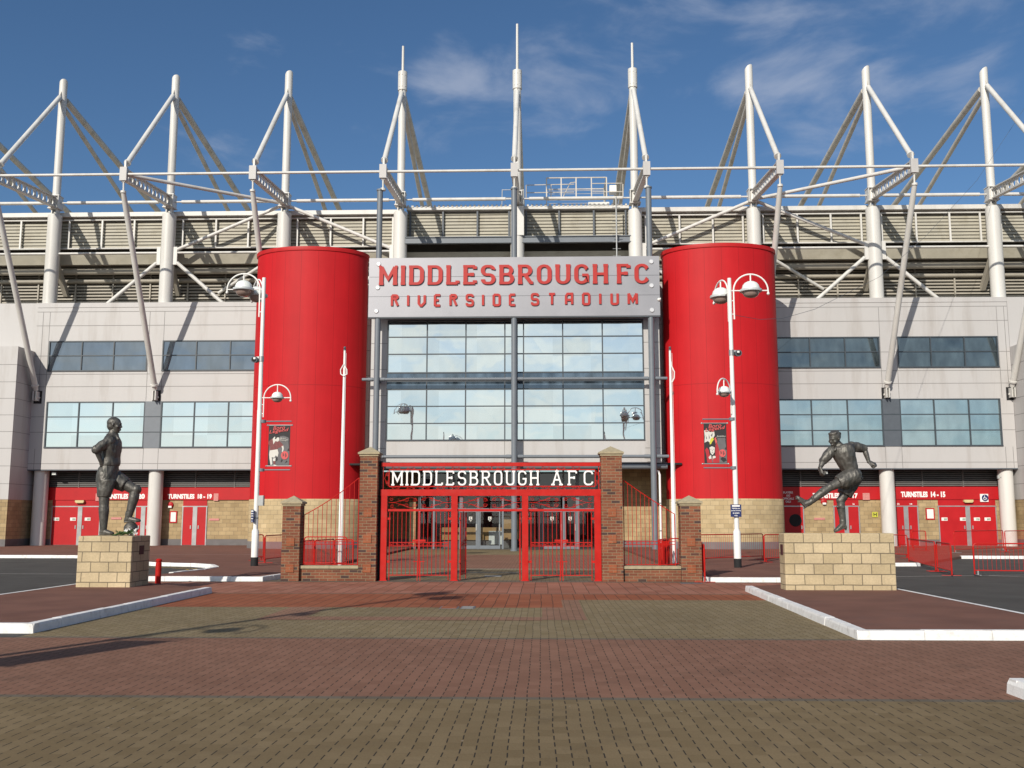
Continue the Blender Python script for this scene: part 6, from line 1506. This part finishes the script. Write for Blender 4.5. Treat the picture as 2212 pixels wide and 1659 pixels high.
body.cap_(shR.lerp(elR, .6), elR, .070, .062); body.cap_(elR, elR.lerp(wrR, .4), .062, .062); body.cap_(elR.lerp(wrR, .4), wrR, .062, .042); fist(body, wrR, pB(545, 650, -.14)-wrR, (-1, -.2, 0), 1.5)
shL = pB(925, 322, .04); elL = pB(1085, 352, .10); wrL = pB(1143, 520, .05)
body.cap_(shL.lerp(elL, .6), elL, .070, .062); body.cap_(elL, elL.lerp(wrL, .4), .062, .060); body.cap_(elL.lerp(wrL, .4), wrL, .060, .040); fist(body, wrL, pB(1200, 545, .02)-wrL, (.1, -.5, 1), 1.5)
hk, kk, ak = pB(930, 705, -.13), pB(655, 838, -.20), pB(378, 1045, -.18)
hs_, ks, as_ = pB(945, 725, .13), pB(792, 1010, .12), pB(822, 1285, .12)
leg(body, hk, kk, ak, s, (.098, .064, .066, .044)); leg(body, hs_, ks, as_, s, (.098, .062, .064, .044))
folds(body, [(pB(430, 960, -.25), pB(455, 1020, -.26), .02), (pB(540, 870, -.27), pB(575, 930, -.27), .02), (pB(745, 1085, .04), pB(835, 1095, .04), .02)], 1.3)
ax_ = (pB(915, 610)-pB(815, 330)).normalized(); 
def ringB(Xa, Ya, Xb, Yb, dp, dy=0.0, tw=.0):
    a, c = pB(Xa, Ya, dy-tw), pB(Xb, Yb, dy+tw); return ((a+c)/2, (c-a)/2, Vector((0, 1, 0))*dp)
shirt.loft([ringB(745, 318, 815, 300, .10), ringB(700, 345, 880, 285, .17, 0, -.02), ringB(645, 390, 945, 300, .20, 0, -.03), ringB(680, 430, 960, 365, .215, -.01, -.03), ringB(715, 490, 968, 440, .21, -.01, -.02), ringB(752, 550, 985, 510, .195), ringB(790, 612, 1000, 570, .185), ringB(825, 655, 1000, 598, .175), ringB(850, 668, 985, 612, .15)], 26)
shirt.loft([(pB(770, 290, -.01), Vector((.115, 0, -.03)), M_*.11), (pB(775, 325, -.01), Vector((.14, 0, -.035)), M_*.13), (pB(780, 345, -.0), Vector((.15, 0, -.03)), M_*.14)], 20)
shirt.cap_(pB(735, 345, -.12), pB(715, 375, -.15), .03, .02); shirt.cap_(pB(760, 350, -.13), pB(800, 362, -.16), .032, .02)
shirt.cap_(shR, shR.lerp(elR, .45), .110, .105); shirt.cap_(shR.lerp(elR, .45), shR.lerp(elR, 1.0), .105, .088)
shirt.cap_(shL, shL.lerp(elL, .45), .105, .104); shirt.cap_(shL.lerp(elL, .45), shL.lerp(elL, .93), .104, .090)
fo = []
for k in range(12): u = k/11; x = 730+190*u; fo.append((pB(x, 420+random.uniform(-40, 30), -.21), pB(860+110*u+random.uniform(-15, 15), 600-20*u, -.195), .018))
for k in range(5): fo.append((shL.lerp(elL, .1+k*.17)+Vector((0, -.10, .05)), shL.lerp(elL, .2+k*.17)+Vector((0, -.095, -.06)), .02)); fo.append((shR.lerp(elR, .1+k*.17)+Vector((-.05, -.09, .04)), shR.lerp(elR, .2+k*.17)+Vector((.05, -.09, -.02)), .02))
for k in range(5): fo.append((pB(720+k*16, 480+k*28, -.17), pB(800+k*20, 500+k*26, -.21), .016))

shorts.loft([ringB(838, 668, 1000, 598, .18), ringB(820, 720, 1045, 660, .21), ringB(830, 770, 1040, 720, .215), ringB(850, 800, 1010, 770, .19)], 24)
dv = (kk-hk).normalized(); pv = Vector((-dv.z, 0, dv.x)).normalized()
shorts.loft([(hk-dv*.12, M_*.19, pv*.19), (hk+dv*.10, M_*.18, pv*.185), (hk.lerp(kk, .45), M_*.165, pv*.165), (hk.lerp(kk, .60), M_*.150, pv*.150)], 20)
dv = (ks-hs_).normalized(); pv = Vector((-dv.z, 0, dv.x)).normalized()
shorts.loft([(hs_-dv*.1, M_*.18, pv*.185), (hs_+dv*.15, M_*.175, pv*.175), (hs_.lerp(ks, .72), M_*.155, pv*.160)], 20)
fo = []
for k in range(8): fo.append((pB(1020-k*18, 640+k*5, -.2), pB(830-k*14+k*8, 760+k*12, -.30), .018))
for k in range(8): u = k/7; fo.append((pB(850+150*u, 660-62*u, -.17), pB(860+150*u, 690-62*u, -.185), .012))

kt = pB(215, 962, -.18)
boot(bt2, ak, pB(345, 1105, -.18), kt, 1.38, (pB(380, 960)-pB(300, 1060)), True)
boot(bt, as_, pB(868, 1345, .12), pB(712, 1412, .12), 1.38, (0, 0, 1), False)
for f_ in (.15, .3): bt.cyl(pB(868-f_*60, 1345+f_*30, .12), pB(866-f_*60, 1375+f_*30, .12), .018, .014, 8)
for k in range(4): bt.cap_(pB(800-k*16, 1330+k*14, .06), pB(805-k*16, 1335+k*14, .18), .012, .012, 6); bt2.cap_(pB(340-k*20, 1005-k*6, -.24), pB(340-k*20, 1005-k*6, -.12), .012, .012, 6)
bd = cast(body, 'body', st, .010, 3); cast(hair_, 'hair', bd, .012, 2); cast(shirt, 'shirt', bd, .012, 3); cast(shorts, 'shorts', bd, .012, 3); cast(bt, 'boot', bd, .010, 3); cast(bt2, 'boot', bd, .010, 3)
